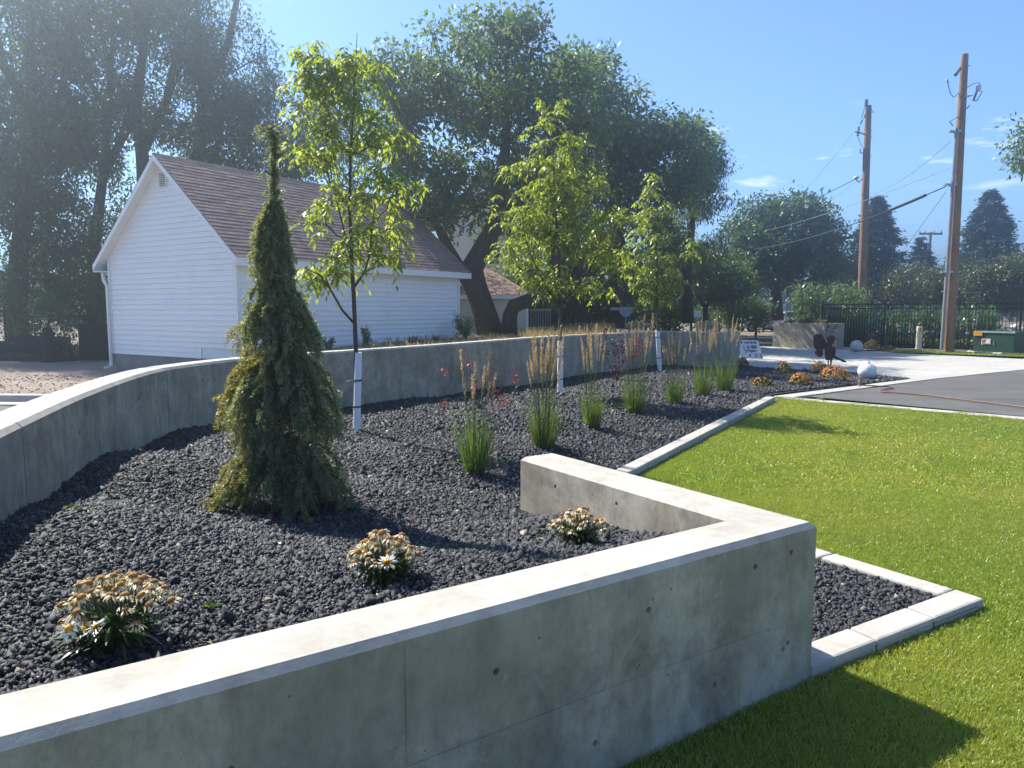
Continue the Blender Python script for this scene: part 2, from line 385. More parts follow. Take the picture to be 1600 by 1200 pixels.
M['leaf_left'] = leafmat('tall_tree_leaf', (.04, .078, .028), (.10, .14, .05), .45, (1.2, 1.3, .6))
M['leaf_young'] = leafmat('young_ash_leaf', (.19, .28, .045), (.33, .40, .09), .6, (1.35, 1.25, .4), .4, .05)
M['leaf_far'] = leafmat('far_tree_leaf', (.042, .09, .03), (.11, .16, .05), .42, (1.2, 1.3, .5))
M['leaf_olive'] = leafmat('olive_bush_leaf', (.06, .085, .03), (.13, .15, .06), .3, (1.2, 1.2, .6))
M['leaf_bush'] = leafmat('bright_bush_leaf', (.06, .12, .02), (.14, .2, .05), .45)
M['needle_far'] = leafmat('blue_spruce_needle', (.022, .045, .036), (.05, .08, .058), .12, (1, 1.1, .8))
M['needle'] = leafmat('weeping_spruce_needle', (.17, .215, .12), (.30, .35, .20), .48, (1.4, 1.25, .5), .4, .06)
M['needle_sunlit'] = leafmat('sunlit_spruce_needle', (.24, .25, .07), (.36, .35, .12), .42, (1.4, 1.2, .4), .4, .05)
M['corn'] = leafmat('corn_leaf', (.05, .13, .035), (.16, .26, .09), .4, (1.2, 1.25, .5), .3, .14)
M['reed'] = leafmat('reed_leaf', (.10, .17, .055), (.24, .32, .14), .45, (1.2, 1.2, .5), .3, .12)
M['feather'] = leafmat('feather_grass_blade', (.075, .13, .035), (.19, .25, .09), .5)
M['plume'] = leafmat('tan_seed_plume', (.44, .32, .17), (.64, .51, .31), .45, (1.1, 1.0, .8))
M['dry'] = leafmat('dry_grass_blade', (.32, .22, .09), (.52, .40, .20), .4, (1.1, 1.05, .8))
M['red_leaf'] = leafmat('red_shrub_leaf', (.20, .035, .022), (.33, .09, .045), .45, (1.4, .9, .8))
M['wine_leaf'] = leafmat('burgundy_shrub_leaf', (.05, .014, .02), (.12, .035, .035), .4, (1.4, .8, .8))
M['daisy_leaf'] = leafmat('daisy_leaf', (.025, .06, .018), (.06, .105, .03), .3, (1.2, 1.3, .5), .35, .08)
M['petal_cream'] = leafmat('withered_cream_petal', (.74, .62, .36), (.88, .80, .57), .35, (1, 1, .9))
M['petal_white'] = leafmat('white_petal', (.80, .80, .76), (.9, .9, .86), .35, (1, 1, 1))
M['disc'] = plain('ochre_flower_disc', (.27, .14, .04), .85, var=.3, scale=40, bump=.6); M['disc_fresh'] = plain('yellow_flower_disc', (.6, .33, .03), .8, var=.2, scale=60)
M['mum'] = leafmat('orange_blossom', (.62, .2, .02), (.9, .46, .08), .35, (1.1, .9, .5)); M['mum_leaf'] = leafmat('garden_mum_leaf', (.03, .075, .015), (.07, .13, .03), .35)
M['sedum'] = leafmat('dry_sedum_head', (.42, .34, .2), (.62, .54, .36), .3, (1, 1, .9))
M['guard'] = plain('white_trunk_guard', (.82, .82, .82), .5, var=.04); M['tie'] = plain('green_plant_tie', (.03, .22, .10), .5); M['tie_dark'] = plain('dark_plant_tie', (.02, .06, .05), .5)
M['black_metal'] = plain('black_powder_coat', (.012, .013, .015), .45, var=.1, spec=.4)
M['galv'] = plain('galvanised_steel', (.42, .43, .45), .42, .7, var=.1); M['conduit'] = plain('grey_conduit', (.24, .25, .27), .6); M['cable'] = plain('black_cable', (.03, .03, .035), .6)
M['cable_grey'] = plain('aluminium_cable', (.25, .26, .28), .5, .4); M['porcelain'] = plain('grey_porcelain', (.16, .155, .16), .3, spec=.6); M['poly'] = plain('pale_polymer', (.6, .62, .62), .5)
M['green_box'] = plain('dark_green_enamel', (.03, .075, .05), .42, var=.12, scale=3, spec=.45); M['orange_tag'] = plain('orange_warning_label', (.75, .36, .02), .5, var=.05); M['white_tag'] = plain('white_label', (.8, .8, .78), .5, var=.04)
M['red_ink'] = plain('red_print', (.6, .12, .03), .6); M['black_ink'] = plain('black_print', (.02, .02, .025), .6); M['beige_post'] = plain('beige_plastic', (.62, .57, .44), .55, var=.05); M['yellow_tag'] = plain('yellow_pole_tag', (.8, .5, .02), .5)
M['ball'] = concrete('cast_concrete', (.56, .54, .52), .22); M['wrap'] = plain('white_plastic_sheet', (.74, .75, .77), .35, var=.05, scale=9, bump=.5)
def _rust():
    t = NT('rusted_steel'); a = t.noise(9, 6, .7); return t.principled(t.ramp(a, [(.3, (.06, .03, .024)), (.7, (.14, .06, .038))]), .85, t.bump(a, .4, .005), .2, .3)
M['rust'] = _rust(); M['ochre'] = plain('ochre_paint', (.45, .32, .04), .7)
M['hose'] = plain('brown_rubber_hose', (.17, .065, .035), .5, spec=.4); M['board'] = plain('white_sign_board', (.62, .63, .68), .6, var=.06, scale=8)
M['dark_wood'] = plain('charred_dark_wood', (.028, .025, .024), .9, var=.3, scale=10, bump=.5); M['tan_straw'] = plain('straw_bale', (.42, .29, .12), .95, var=.3, scale=30, bump=.6)
M['glass'] = plain('dark_window_glass', (.03, .04, .05), .08, var=.05, spec=.7); M['car_white'] = plain('white_car_paint', (.75, .77, .78), .25, var=.02, spec=.5); M['car_silver'] = plain('silver_car_paint', (.42, .44, .47), .28, .4, var=.03); M['tyre'] = plain('tyre_rubber', (.02, .02, .02), .9)
M['tarp'] = plain('pale_tarp', (.62, .58, .52), .7, var=.15, scale=3, bump=.5); M['brick_brown'] = plain('brown_brick', (.16, .085, .06), .9, var=.25, scale=20); M['mailbox'] = plain('white_mailbox_paint', (.7, .74, .78), .4); M['red_paint'] = plain('dull_red_paint', (.3, .05, .035), .6)
M['dish'] = plain('grey_steel_dish', (.22, .25, .30), .5, .3); M['cloud'] = None

# ------------------------------------------------------------------ the setting
def terrain_z(x, y): return -.06 - .10 * sm(60, 300, math.hypot(x, y)) + .03 * math.sin(x * .3) * math.sin(y * .23) * sm(25, 40, math.hypot(x, y))
xs = [-900, -400, -200, -120, -80] + list(range(-60, 61, 4)) + [80, 120, 200, 400, 900]; ys = [-300, -100, -40] + list(range(-20, 121, 4)) + [160, 220, 320, 600, 1600]
tv = np.array([(x, y, terrain_z(x, y)) for y in ys for x in xs]); nx = len(xs)
tf = np.array([(j*nx + i, j*nx + i + 1, (j+1)*nx + i + 1, (j+1)*nx + i) for j in range(len(ys) - 1) for i in range(nx - 1)])
tag(link_mesh('ground', np_mesh('ground', tv, tf), M['soil']), kind='structure')

U = Vector((.829, .559)); V = Vector((-.559, .829)); CO = Vector((1.295, 3.05)); TH = .25
BW = [Vector(p) for p in ((-1.52, 1.55), (-1.80, 2.0), (-2.06, 2.6), (-2.27, 3.19), (-2.45, 3.72), (-2.74, 4.61), (-3.05, 5.75), (-3.25, 6.75))]
BW_far = [G(300, 569, 1.05), G(380, 560, 1.05), G(505, 550.5, 1.05), G(600, 544.5, 1.05), G(720, 536, 1.05), G(875, 524.5, 1.045), G(950, 520.5, 1.03), G(1030, 517, 1.0)]
BW = BW + [p.to_2d() for p in BW_far]
BW_END = [BW[-1], G(1128, 519, .99).to_2d()]
apex = Vector((2.53, 3.80)); kturn = Vector((.83, 6.33)); kend = G(1211, 620.5, .08).to_2d()
A1, A2, A3 = G(1207, 619.5).to_2d(), G(1345, 602).to_2d(), G(1422, 593).to_2d()        # bed against the ribbon
A4, A5 = G(1320, 584).to_2d(), G(1153, 574).to_2d()                                     # bed against the pad
bed = [CO - U * 3.4 + V * .12, CO + V * .12 - U * .12, CO + V * 1.7 - U * .12, CO + V * 1.7, CO + U*.02, apex - U * .08, kturn + Vector((-.05, -.06)), kend + Vector((-.1, 0)), A1, A2, A3, A4, A5] + [p + Vector((-.1, .08)) for p in reversed(BW)]
gz_pts = np.array([(-1.4, 1.6, .62), (-.5, 2.15, .61), (.3, 2.7, .59), (.95, 3.2, .56), (.45, 3.8, .47), (.02, 4.5, .36), (-2.2, 3.0, .65), (-2.7, 4.6, .58), (-3.2, 6.7, .42), (-3.0, 8.2, .37),
    (-1.8, 10.2, .29), (-.8, 12, .22), (1.0, 15.4, .12), (3.9, 19.8, .05), (5.5, 19.2, .03), (-1.2, 4.4, .46), (-.9, 6.0, .38), (.2, 6.2, .22), (.8, 6.4, .04), (2.5, 9.3, .045), (4.4, 12.4, .035),
    (0, 9.2, .26), (1.2, 11.5, .21), (2.8, 14.5, .12), (5.5, 15.5, .035), (7.5, 16.5, .025), (8.8, 16.6, .02), (6.6, 19.8, .025), (.3, 7.6, .2), (1.9, 10.4, .12), (3.2, 12.6, .085)])
gz_pts = np.concatenate([gz_pts] + [np.array([(*(kturn.lerp(kend, t) + Vector((-.12, .08))), .045), ]) for t in np.linspace(.03, .97, 12)] + [np.array([(*(apex.lerp(kturn, t) - U * .1), .04)]) for t in np.linspace(.3, .97, 7)])
def bed_z(x, y):
    x = np.asarray(x, float); y = np.asarray(y, float); d2 = (x[..., None] - gz_pts[:, 0]) ** 2 + (y[..., None] - gz_pts[:, 1]) ** 2 + .08
    w = d2 ** -1.9; z = (w * gz_pts[:, 2]).sum(-1) / w.sum(-1)
    out = (x - CO.x) * U.x + (y - CO.y) * U.y                                          # beyond the short wall the bed lies low
    k = ((x - CO.x) * V.x + (y - CO.y) * V.y)
    return np.where(out > -.06, np.minimum(z, .045 + .12 * np.maximum(0, k - 1.7)), z)
def bed_pt(px, py):
    z = .2
    for _ in range(12):
        p = G(px, py, z); z = .5 * z + .5 * float(bed_z(p.x, p.y))
    return G(px, py, z)
bed_obj = tag(poly_grid('lava_rock_bed', bed, .12, lambda x, y: float(bed_z(x, y)) - .012, M['stone_bed']), kind='structure')

stone_poly = list(bed); KW = .15
stone_poly[4], stone_poly[5], stone_poly[6], stone_poly[7] = CO + U * .02 + V * KW, apex - U * KW + V * KW, kturn + Vector((-.22, .0)), kend + Vector((-.19, .06)); stone_poly[8] = A1 + Vector((-.12, .08))
def scatter_stones():
    vs, fs, off = [], [], 0
    octv = np.array([(1,0,0),(-1,0,0),(0,1,0),(0,-1,0),(0,0,1),(0,0,-1)], float); octf = np.array([(0,2,4),(2,1,4),(1,3,4),(3,0,4),(2,0,5),(1,2,5),(3,1,5),(0,3,5)])
    for y0, y1, size, dens in ((1.2, 3.0, .0076, 10500), (3.0, 5.0, .0088, 8000), (5.0, 8, .0112, 4300), (8, 12, .0145, 2100), (12, 21.5, .0175, 1250)):
        lo, hi = -3.6, 9.2; n = int((y1 - y0) * (hi - lo) * dens); x = rng.uniform(lo, hi, n); y = rng.uniform(y0, y1, n)
        k = inside(stone_poly, x, y) & (np.abs(x) < y * .74 + .8); x, y = x[k], y[k]; n = len(x); s = size * rng.lognormal(0, .42, n)
        ctr = np.stack([x, y, bed_z(x, y) + rng.uniform(-.005, .005, n)], 1)
        q = unit(rng.normal(size=(n, 4))); w, a, b, c = q.T
        R = np.stack([1-2*(b*b+c*c), 2*(a*b-c*w), 2*(a*c+b*w), 2*(a*b+c*w), 1-2*(a*a+c*c), 2*(b*c-a*w), 2*(a*c-b*w), 2*(b*c+a*w), 1-2*(a*a+b*b)], 1).reshape(n, 3, 3)
        loc = octv[None] * rng.uniform(.7, 1.35, (n, 6, 1)) + rng.normal(0, .18, (n, 6, 3)); loc *= np.array([1.15, .95, .75])
        v = np.einsum('nij,nkj->nki', R, loc) * s[:, None, None] + ctr[:, None]
        vs.append(v.reshape(-1, 3)); fs.append((np.arange(n)[:, None, None] * 6 + octf[None]).reshape(-1, 3) + off); off += n * 6
    o = link_mesh('lava_rocks', np_mesh('lava_rocks', np.concatenate(vs), np.concatenate(fs)), M['stone'])
    tag(o, 'loose black lava rock covering the raised planting bed', 'gravel', kind='stuff')
scatter_stones()

# lawn
R1, R2 = G(1215, 623).to_2d(), G(1334, 632).to_2d(); R3, R4 = G(1433, 643.5).to_2d(), G(1600, 656.5).to_2d()
rd = (R4 - R1).normalized(); Rfar = R4 + rd * 6
lawn = [CO - U * 3.6, CO + U * .0, apex, kturn, kend + Vector((.06, 0)), R1, Rfar, Vector((14, -1.5)), Vector((-1.5, -1.5))]
tag(poly_grid('lawn', lawn, .5, lambda x, y: -.004, M['turf']), kind='structure')
verge = [G(1377, 551).to_2d(), G(1600, 561.5).to_2d() + Vector((4, -2.3)), G(1600, 553.5).to_2d() + Vector((4, -2.3)), G(1399, 547.5).to_2d()]
tag(poly_grid('grass_verge', verge, 1, lambda x, y: .03, M['turf']), kind='structure')

def gn_scatter(name, pts, scl, src):
    """instances of src on points (lawn turf only)"""
    me = bpy.data.meshes.new(name); me.vertices.add(len(pts)); me.vertices.foreach_set('co', np.asarray(pts, np.float32).ravel())
    a = me.attributes.new('scl', 'FLOAT', 'POINT'); a.data.foreach_set('value', np.asarray(scl, np.float32))
    a = me.attributes.new('ang', 'FLOAT', 'POINT'); a.data.foreach_set('value', rng.uniform(0, 6.28, len(pts)).astype(np.float32))
    o = bpy.data.objects.new(name, me); COL.objects.link(o)
    ng = bpy.data.node_groups.new(name, 'GeometryNodeTree'); ng.interface.new_socket('Geometry', in_out='INPUT', socket_type='NodeSocketGeometry'); ng.interface.new_socket('Geometry', in_out='OUTPUT', socket_type='NodeSocketGeometry')
    N = ng.nodes.new; gi, go, ip, oi = N('NodeGroupInput'), N('NodeGroupOutput'), N('GeometryNodeInstanceOnPoints'), N('GeometryNodeObjectInfo')
    na, nb, cx = N('GeometryNodeInputNamedAttribute'), N('GeometryNodeInputNamedAttribute'), N('ShaderNodeCombineXYZ')
    na.data_type = nb.data_type = 'FLOAT'; na.inputs['Name'].default_value = 'scl'; nb.inputs['Name'].default_value = 'ang'; oi.inputs['Object'].default_value = src; oi.inputs['As Instance'].default_value = True
    L = ng.links.new; L(gi.outputs[0], ip.inputs['Points']); L(oi.outputs['Geometry'], ip.inputs['Instance']); L(na.outputs[0], ip.inputs['Scale']); L(nb.outputs[0], cx.inputs['Z']); L(cx.outputs[0], ip.inputs['Rotation']); L(ip.outputs[0], go.inputs[0])
    m = o.modifiers.new('scatter', 'NODES'); m.node_group = ng; return o
def turf_patch(name, size, n, L, W):
    b = np.stack([rng.uniform(-size, size, n), rng.uniform(-size, size, n), np.full(n, -.004)], 1); d = rand_dirs(n) * .55 + np.array([0, 0, 1.0])
    v, f = strips(b, d, rng.uniform(.55, 1.2, n) * L, rng.uniform(.1, .5, n), rng.uniform(.7, 1.3, n) * W, 2, np.array([1, .8, .08])); o = bpy.data.objects.new(name, np_mesh(name, v, f)); o.data.materials.append(M['blade']); return o
near_patch, far_patch = turf_patch('turf_tuft', .16, 1500, .038, .0034), turf_patch('turf_tuft', .30, 1500, .042, .0075)
def lawn_points(poly, step, y0, y1):
    gx, gy = np.meshgrid(np.arange(-2, 14, step), np.arange(y0, y1, step)); x = gx.ravel() + rng.uniform(-.3, .3, gx.size) * step; y = gy.ravel() + rng.uniform(-.3, .3, gx.size) * step
    keep = inside(poly, x, y) & (x < y * 1.1 + 3.2); m = .1                                   # keep tufts off the kerbs
    for dx, dy in ((m, 0), (-m, 0), (0, m), (0, -m)): keep &= inside(poly, x + dx, y + dy)
    return np.stack([x[keep], y[keep], np.zeros(keep.sum())], 1)
p = lawn_points(lawn, .18, .4, 6.5); tag(gn_scatter('lawn_grass', p, rng.uniform(.85, 1.1, len(p)), near_patch), 'short mown grass of the lawn beside the concrete wall', 'grass', kind='stuff')
p = lawn_points(lawn, .34, 6.5, 14.5); tag(gn_scatter('lawn_grass', p, rng.uniform(.85, 1.1, len(p)), far_patch), 'short mown grass of the lawn towards the asphalt', 'grass', kind='stuff')
# grass that fills the edge strip along kerbs and wall foot
def edge_blades():
    bs = []
    for a, b, off in ((CO - U * 3, CO, -1), (CO, apex, -1), (apex, kturn, -1), (kturn, kend, -1), (R1, Rfar, -1)):
        d = b - a; nrm = Vector((d.y, -d.x)).normalized(); n = int(d.length * 2600); t = rng.uniform(0, 1, n); w = rng.uniform(.005, .22, n)
        bs.append(np.stack([a.x + d.x * t + nrm.x * w, a.y + d.y * t + nrm.y * w, np.full(n, -.004)], 1))
    b = np.concatenate(bs); b = b[inside(lawn, b[:, 0], b[:, 1])]; n = len(b)
    v, f = strips(b, rand_dirs(n) * .5 + np.array([0, 0, 1.]), rng.uniform(.02, .05, n), rng.uniform(.1, .5, n), rng.uniform(.003, .0055, n), 2, np.array([1, .8, .08]))
    tag(link_mesh('edge_grass', np_mesh('edge_grass', v, f), M['blade']), 'longer grass along the foot of wall and kerbs', 'grass', kind='stuff')
edge_blades()

# paving: asphalt drive, concrete ribbons, pad, street
def sheet(name, poly, z, mat, kind='structure', parent=None, step=1.0): 
    o = poly_grid(name, [Vector(p[:2]) for p in poly], step, lambda x, y: z, mat, parent)
    return tag(o, kind=kind) if kind else o
B1, B2, B3, B4 = G(1266, 618.5).to_2d(), G(1377, 604).to_2d(), G(1433, 595).to_2d(), G(1600, 578).to_2d()
E1, E2 = G(1263, 619.5).to_2d(), G(1600, 650.5).to_2d()
far = (B4 - B3).normalized()
sheet('asphalt_drive', [E1, B2, B3, B4 + far * 10, Vector((26, 8)), Rfar + Vector((1, 0)), R4 + Vector((0, .2)), E2], .000, M['asphalt'])
ribbon = tag(bpy.data.objects.new('concrete_ribbon', None), kind='structure'); COL.objects.link(ribbon)
def ribbon_run(a, b, width, n, h=.012):
    d = (b - a); u = d.normalized(); nn = Vector((-u.y, u.x)) * width
    for i in range(n):
        p, q = a + d * (i / n) + u * .006, a + d * ((i + 1) / n) - u * .006
        bevel(MB().hexa([(*p, -.08), (*q, -.08), (*(q + nn), -.08), (*(p + nn), -.08)], [(*p, h), (*q, h), (*(q + nn), h), (*(p + nn), h)]).build('ribbon_slab', M['kerb'], ribbon), .008, 1)
ribbon_run(R1 + rd * .1, Rfar, .30, 7)
ribbon_run(A1 + Vector((-.02, -.06)), A3 + (A3 - A1).normalized() * .4, -.32, 5, .016)
padroot = tag(bpy.data.objects.new('concrete_pad', None), kind='structure'); COL.objects.link(padroot)
pad_poly = [A5 + Vector((-.25, .15)), A4, A3 + Vector((.05, 0)), B3 + far * .1, B4, B4 + far * 12, G(1600, 561.5).to_2d() + Vector((6, -3.4)), G(1600, 561.5).to_2d(), G(1377, 551).to_2d(), G(1340, 548).to_2d(), G(1205, 542).to_2d(), G(1150, 541).to_2d()]
def clip_poly(poly, co, no):
    out = []
    for i, p in enumerate(poly):
        q = poly[(i + 1) % len(poly)]; dp, dq = (p - co).dot(no), (q - co).dot(no)
        if dp >= 0: out.append(p)
        if dp * dq < 0: out.append(p.lerp(q, dp / (dp - dq)))
    return out
jd = (G(1422, 593).to_2d() - G(1320, 584).to_2d()).normalized(); jn = Vector((-jd.y, jd.x)); slabs = [pad_poly]
for n0, offs in ((jn, (2.6, 5.6, 8.6)), (jd, (-2.0, 1.6, 5.2, 8.8, 12.4))):
    for o_ in offs:
        co = A4 + n0 * o_; nxt = []
        for s in slabs:
            for sg in (1, -1):
                c = clip_poly(s, co + n0 * sg * .006, n0 * sg)
                if len(c) >= 3: nxt.append(c)
        slabs = nxt
for s in slabs:
    if abs(sum(s[i].x * s[(i+1) % len(s)].y - s[(i+1) % len(s)].x * s[i].y for i in range(len(s)))) < .02: continue
    if sum(s[i].x * s[(i+1) % len(s)].y - s[(i+1) % len(s)].x * s[i].y for i in range(len(s))) < 0: s = s[::-1]
    MB().prism([(*q, -.08) for q in s], (0, 0, .092)).build('pad_slab', M['pad'], padroot)
# street beyond the drive and the kerb on the left
sheet('street', [Vector((4, 31)), Vector((60, 24)), Vector((60, 33)), Vector((5, 44)), Vector((-14, 52)), Vector((-16, 44))], -.02, M['asphalt'])
sheet('sidewalk', [Vector((8, 30.2)), Vector((14.5, 29.2)), Vector((14.5, 31)), Vector((8, 32))], -.008, M['pad'])
g = [G(0, 640).to_2d(), G(0, 622).to_2d()]
sheet('side_street', [Vector((-3.1, 2)), Vector((-3.6, 7.6)), Vector((-5.2, 11.0)), G(-60, 628).to_2d(), Vector((-20, 8)), Vector((-14, -2)), Vector((-3, -2))], -.016, M['asphalt'])
gut = tag(bpy.data.objects.new('gutter_kerb', None), kind='structure'); COL.objects.link(gut)
gl = [Vector((-4.2, 12.2)), Vector((-7.2, 12.6)), Vector((-10.2, 12.75)), Vector((-13.2, 12.6)), Vector((-17, 12))]
for i in range(4):
    a, b = gl[i], gl[i + 1]; d = (b - a).normalized(); nn = Vector((-d.y, d.x)); a2, b2 = a + d * .006, b - d * .006
    MB().prism([(*(a2 + nn * .35), -.1), (*(a2 + nn * .35), .0), (*a2, .0), (*(a2 - nn * .04), .11), (*(a2 - nn * .18), .12), (*(a2 - nn * .18), -.1)], (*(b2 - a2), 0)).build('kerb_section', M['kerb'], gut)
sheet('dirt_yard', [Vector((-4.2, 12.4)), Vector((-17, 12.2)), Vector((-22, 26)), Vector((-9.5, 27)), Vector((-6.5, 16.5)), Vector((-4.6, 14))], -.03, M['dirt'])
# raised bank behind the long wall
bw_out = offset_path(BW, .18)
bank_poly = [p for p in bw_out[8:]] + [Vector((5.3, 20.1)), Vector((6.2, 21.1)), Vector((8, 27)), Vector((3, 42)), Vector((-14, 40)), Vector((-13, 26)), Vector((-9.5, 16)), Vector((-6.5, 13.2))]
def bank_z(x, y):
    h = .80 * sm(-9.5, -3.0, x - .25 * (y - 20)) * sm(7.5, 13.5, y) ; e = 1 - sm(30, 41, y); r = 1 - sm(4.5, 7.4, x - .03 * (y - 19))
    return -.1 + (h + .12 * sm(1, 3, x)) * e * r
tag(poly_grid('bank', bank_poly, .6, bank_z, M['soil']), kind='structure')

# ------------------------------------------------------------------ concrete retaining walls
def apply_cuts(o, cutter):
    m = o.modifiers.new('cut', 'BOOLEAN'); m.operation = 'DIFFERENCE'; m.object = cutter; m.solver = 'EXACT'; m.use_self = True
    dg = bpy.context.evaluated_depsgraph_get(); me = bpy.data.meshes.new_from_object(o.evaluated_get(dg)); o.modifiers.clear(); old = o.data; o.data = me; bpy.data.meshes.remove(old)
    bpy.data.objects.remove(cutter); return o
def L_wall():
    h, c = .70, .022; outer = [CO - U * 3.6, CO, CO + V * 1.83]; inner = [CO - U * 3.6 + V * TH, CO - U * TH + V * TH, CO - U * TH + V * 1.83]
    mb = MB(); rings = []
    def ring(i, iend):
        o2, i2 = outer[i], inner[i]; din = (i2 - o2).normalized() if i != 1 else (i2 - o2) / TH * 1.0
        k = c if i != 1 else c
        return [(*o2, -.2), (*o2, h - c), (*(o2 + din * k), h), (*(i2 - din * k), h), (*i2, h - c), (*i2, -.2)]
    for i in range(3): rings.append(ring(i, 0))
    # chamfer the far end too
    e = rings[2]; dv = V * c; end2 = [(e[j][0] + dv.x * (0 if j in (2, 3) else 1) , e[j][1] + dv.y * (0 if j in (2, 3) else 1), e[j][2]) for j in range(6)]; rings[2] = end2
    vs = [p for r in rings for p in r]; fs = []
    for i in range(2):
        for j in range(6): a, b = i*6 + j, i*6 + (j+1) % 6; fs.append((a, b, b + 6, a + 6))
    fs += [(5, 4, 3, 2, 1, 0), tuple(12 + j for j in range(6))]
    mb.add(vs, fs); o = mb.build('concrete_retaining_wall', M['wall'])
    bm = bmesh.new(); bm.from_mesh(o.data); bmesh.ops.recalc_face_normals(bm, faces=bm.faces[:]); bm.to_mesh(o.data); bm.free()
    cut = MB()
    for s, z in ((.40, .585), (.98, .545), (1.62, .50), (.17, .60), (2.4, .47), (.20, .19), (.62, .16), (1.22, .13), (1.9, .2), (.17, .21)):       # tie holes of the front face
        p = CO - U * s; cut.tube([(p - V * .02).to_3d() + Vector((0, 0, z)), (p + V * .004).to_3d() + Vector((0, 0, z)), (p + V * .022).to_3d() + Vector((0, 0, z))], [.0135, .0115, .008], 10)
    for t, z in ((.42, .575), (.98, .60), (1.5, .585)):                                          # tie holes of the short wall
        p = CO - U * TH + V * t; cut.tube([(p - U * .02).to_3d() + Vector((0, 0, z)), (p + U * .02).to_3d() + Vector((0, 0, z))], [.0125, .009], 10)
    a, b = CO - U * .3 - V * .007, CO - U * 3.5 - V * .007                                         # form line and pour joint
    cut.tube([(*a, .30), (*(a.lerp(b, .25)), .305), (*(a.lerp(b, .5)), .30), (*b, .31)], .0125, 4)
    for s in (1.93,):
        p = CO - U * s - V * .007; cut.tube([(*p, -.1), (*p, .66)], .0125, 4)
    co_ = cut.build('cutter', None); bm = bmesh.new(); bm.from_mesh(co_.data); bmesh.ops.recalc_face_normals(bm, faces=bm.faces[:]); bm.to_mesh(co_.data); bm.free()
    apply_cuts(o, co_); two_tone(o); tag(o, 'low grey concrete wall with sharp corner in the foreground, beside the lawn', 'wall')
L_wall()
def sweep_wall(path, z0, zt, th, c, ends=True):
    """closed section swept along the inner path; thickness to the left"""
    inn = [Vector(p) for p in path]; out = offset_path(inn, th); mb = MB(); n = len(inn); vs, fs = [], []
    for i in range(n):
        d = (out[i] - inn[i]).normalized(); h = zt[i]
        vs += [(*inn[i], z0), (*inn[i], h - c), (*(inn[i] + d * c), h), (*(out[i] - d * c), h), (*out[i], h - c), (*out[i], z0)]
    for i in range(n - 1):
        for j in range(6): a, b = i*6 + j, i*6 + (j+1) % 6; fs.append((a, b, b + 6, a + 6))
    fs += [(5, 4, 3, 2, 1, 0), tuple((n - 1) * 6 + j for j in range(6))]
    return mb.add(vs, fs)
def smooth_path(path, n=4):
    out = []; p = [Vector(q) for q in path]
    for i in range(len(p) - 1):
        p0, p1, p2, p3 = p[max(i-1, 0)], p[i], p[i+1], p[min(i+2, len(p)-1)]
        for k in range(n):
            t = k / n; out.append(.5 * ((2*p1) + (p2 - p0) * t + (2*p0 - 5*p1 + 4*p2 - p3) * t*t + (3*p1 - p0 - 3*p2 + p3) * t*t*t))
    return out + [p[-1]]
long_wall = thing('curved_retaining_wall', 'long curved grey concrete wall at the back of the lava rock bed', 'wall', (BW[8].x, BW[8].y, 0))
sp = smooth_path(BW, 4); spl = [0]
for i in range(1, len(sp)): spl.append(spl[-1] + (sp[i] - sp[i-1]).length)
def s_at_x(px):                                 # arc length where the wall top shows at image column px
    best = min(range(len(sp)), key=lambda i: abs(800 + F * sp[i].x / (C * sp[i].y + S * .55) - px) if sp[i].y > 2.5 else 1e9); return spl[best]
joints = [0, s_at_x(36), s_at_x(263), s_at_x(548), s_at_x(800), spl[-1]]
def at_s(s):
    for i in range(1, len(sp)):
        if spl[i] >= s - 1e-9: return sp[i-1].lerp(sp[i], (s - spl[i-1]) / (spl[i] - spl[i-1]))
    return sp[-1]
cut_sites = [(2.2, .85), (3.3, .82), (4.1, .9), (4.9, .85), (5.6, .62), (6.3, .88), (7.1, .8), (7.7, .6), (8.6, .86), (9.6, .84), (10.7, .83), (12, .85), (13.5, .84)]
for k in range(len(joints) - 1):
    s0, s1 = joints[k] + (.007 if k else 0), joints[k + 1] - .007; m = max(3, int((s1 - s0) / .35)); pts = [at_s(s0 + (s1 - s0) * i / m) for i in range(m + 1)]
    o = sweep_wall([p - long_wall.location.to_2d() for p in pts], -.3, [1.05 - .05 * sm(14, 20.3, p.y) for p in pts], .25, .025).build('wall_panel', M['wall'], long_wall)
    bm = bmesh.new(); bm.from_mesh(o.data); bmesh.ops.recalc_face_normals(bm, faces=bm.faces[:]); bm.to_mesh(o.data); bm.free()
    cut = MB(); any_ = False
    for s, z in cut_sites:
        if s0 + .1 < s < s1 - .1:
            any_ = True; p = at_s(s) - long_wall.location.to_2d(); q = at_s(s + .05) - at_s(s - .05); nn = Vector((-q.y, q.x)).normalized()
            cut.tube([(p - nn * .02).to_3d() + Vector((0, 0, z)), (p + nn * .022).to_3d() + Vector((0, 0, z))], [.016, .012], 8)
    if any_:
        c_ = cut.build('cutter', None, long_wall); bm = bmesh.new(); bm.from_mesh(c_.data); bmesh.ops.recalc_face_normals(bm, faces=bm.faces[:]); bm.to_mesh(c_.data); bm.free(); bpy.context.view_layer.update(); apply_cuts(o, c_)
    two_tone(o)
# the return at the far end
ep = [BW[-1] + Vector((.005, -.02)), BW_END[1], G(1157, 517, .99).to_2d()]
ep = [p - long_wall.location.to_2d() for p in ep]
o = sweep_wall(ep, -.3, [.998, .99, .99], .25, .025).build('wall_panel', M['wall'], long_wall)
bm = bmesh.new(); bm.from_mesh(o.data); bmesh.ops.recalc_face_normals(bm, faces=bm.faces[:]); bm.to_mesh(o.data); bm.free(); two_tone(o)

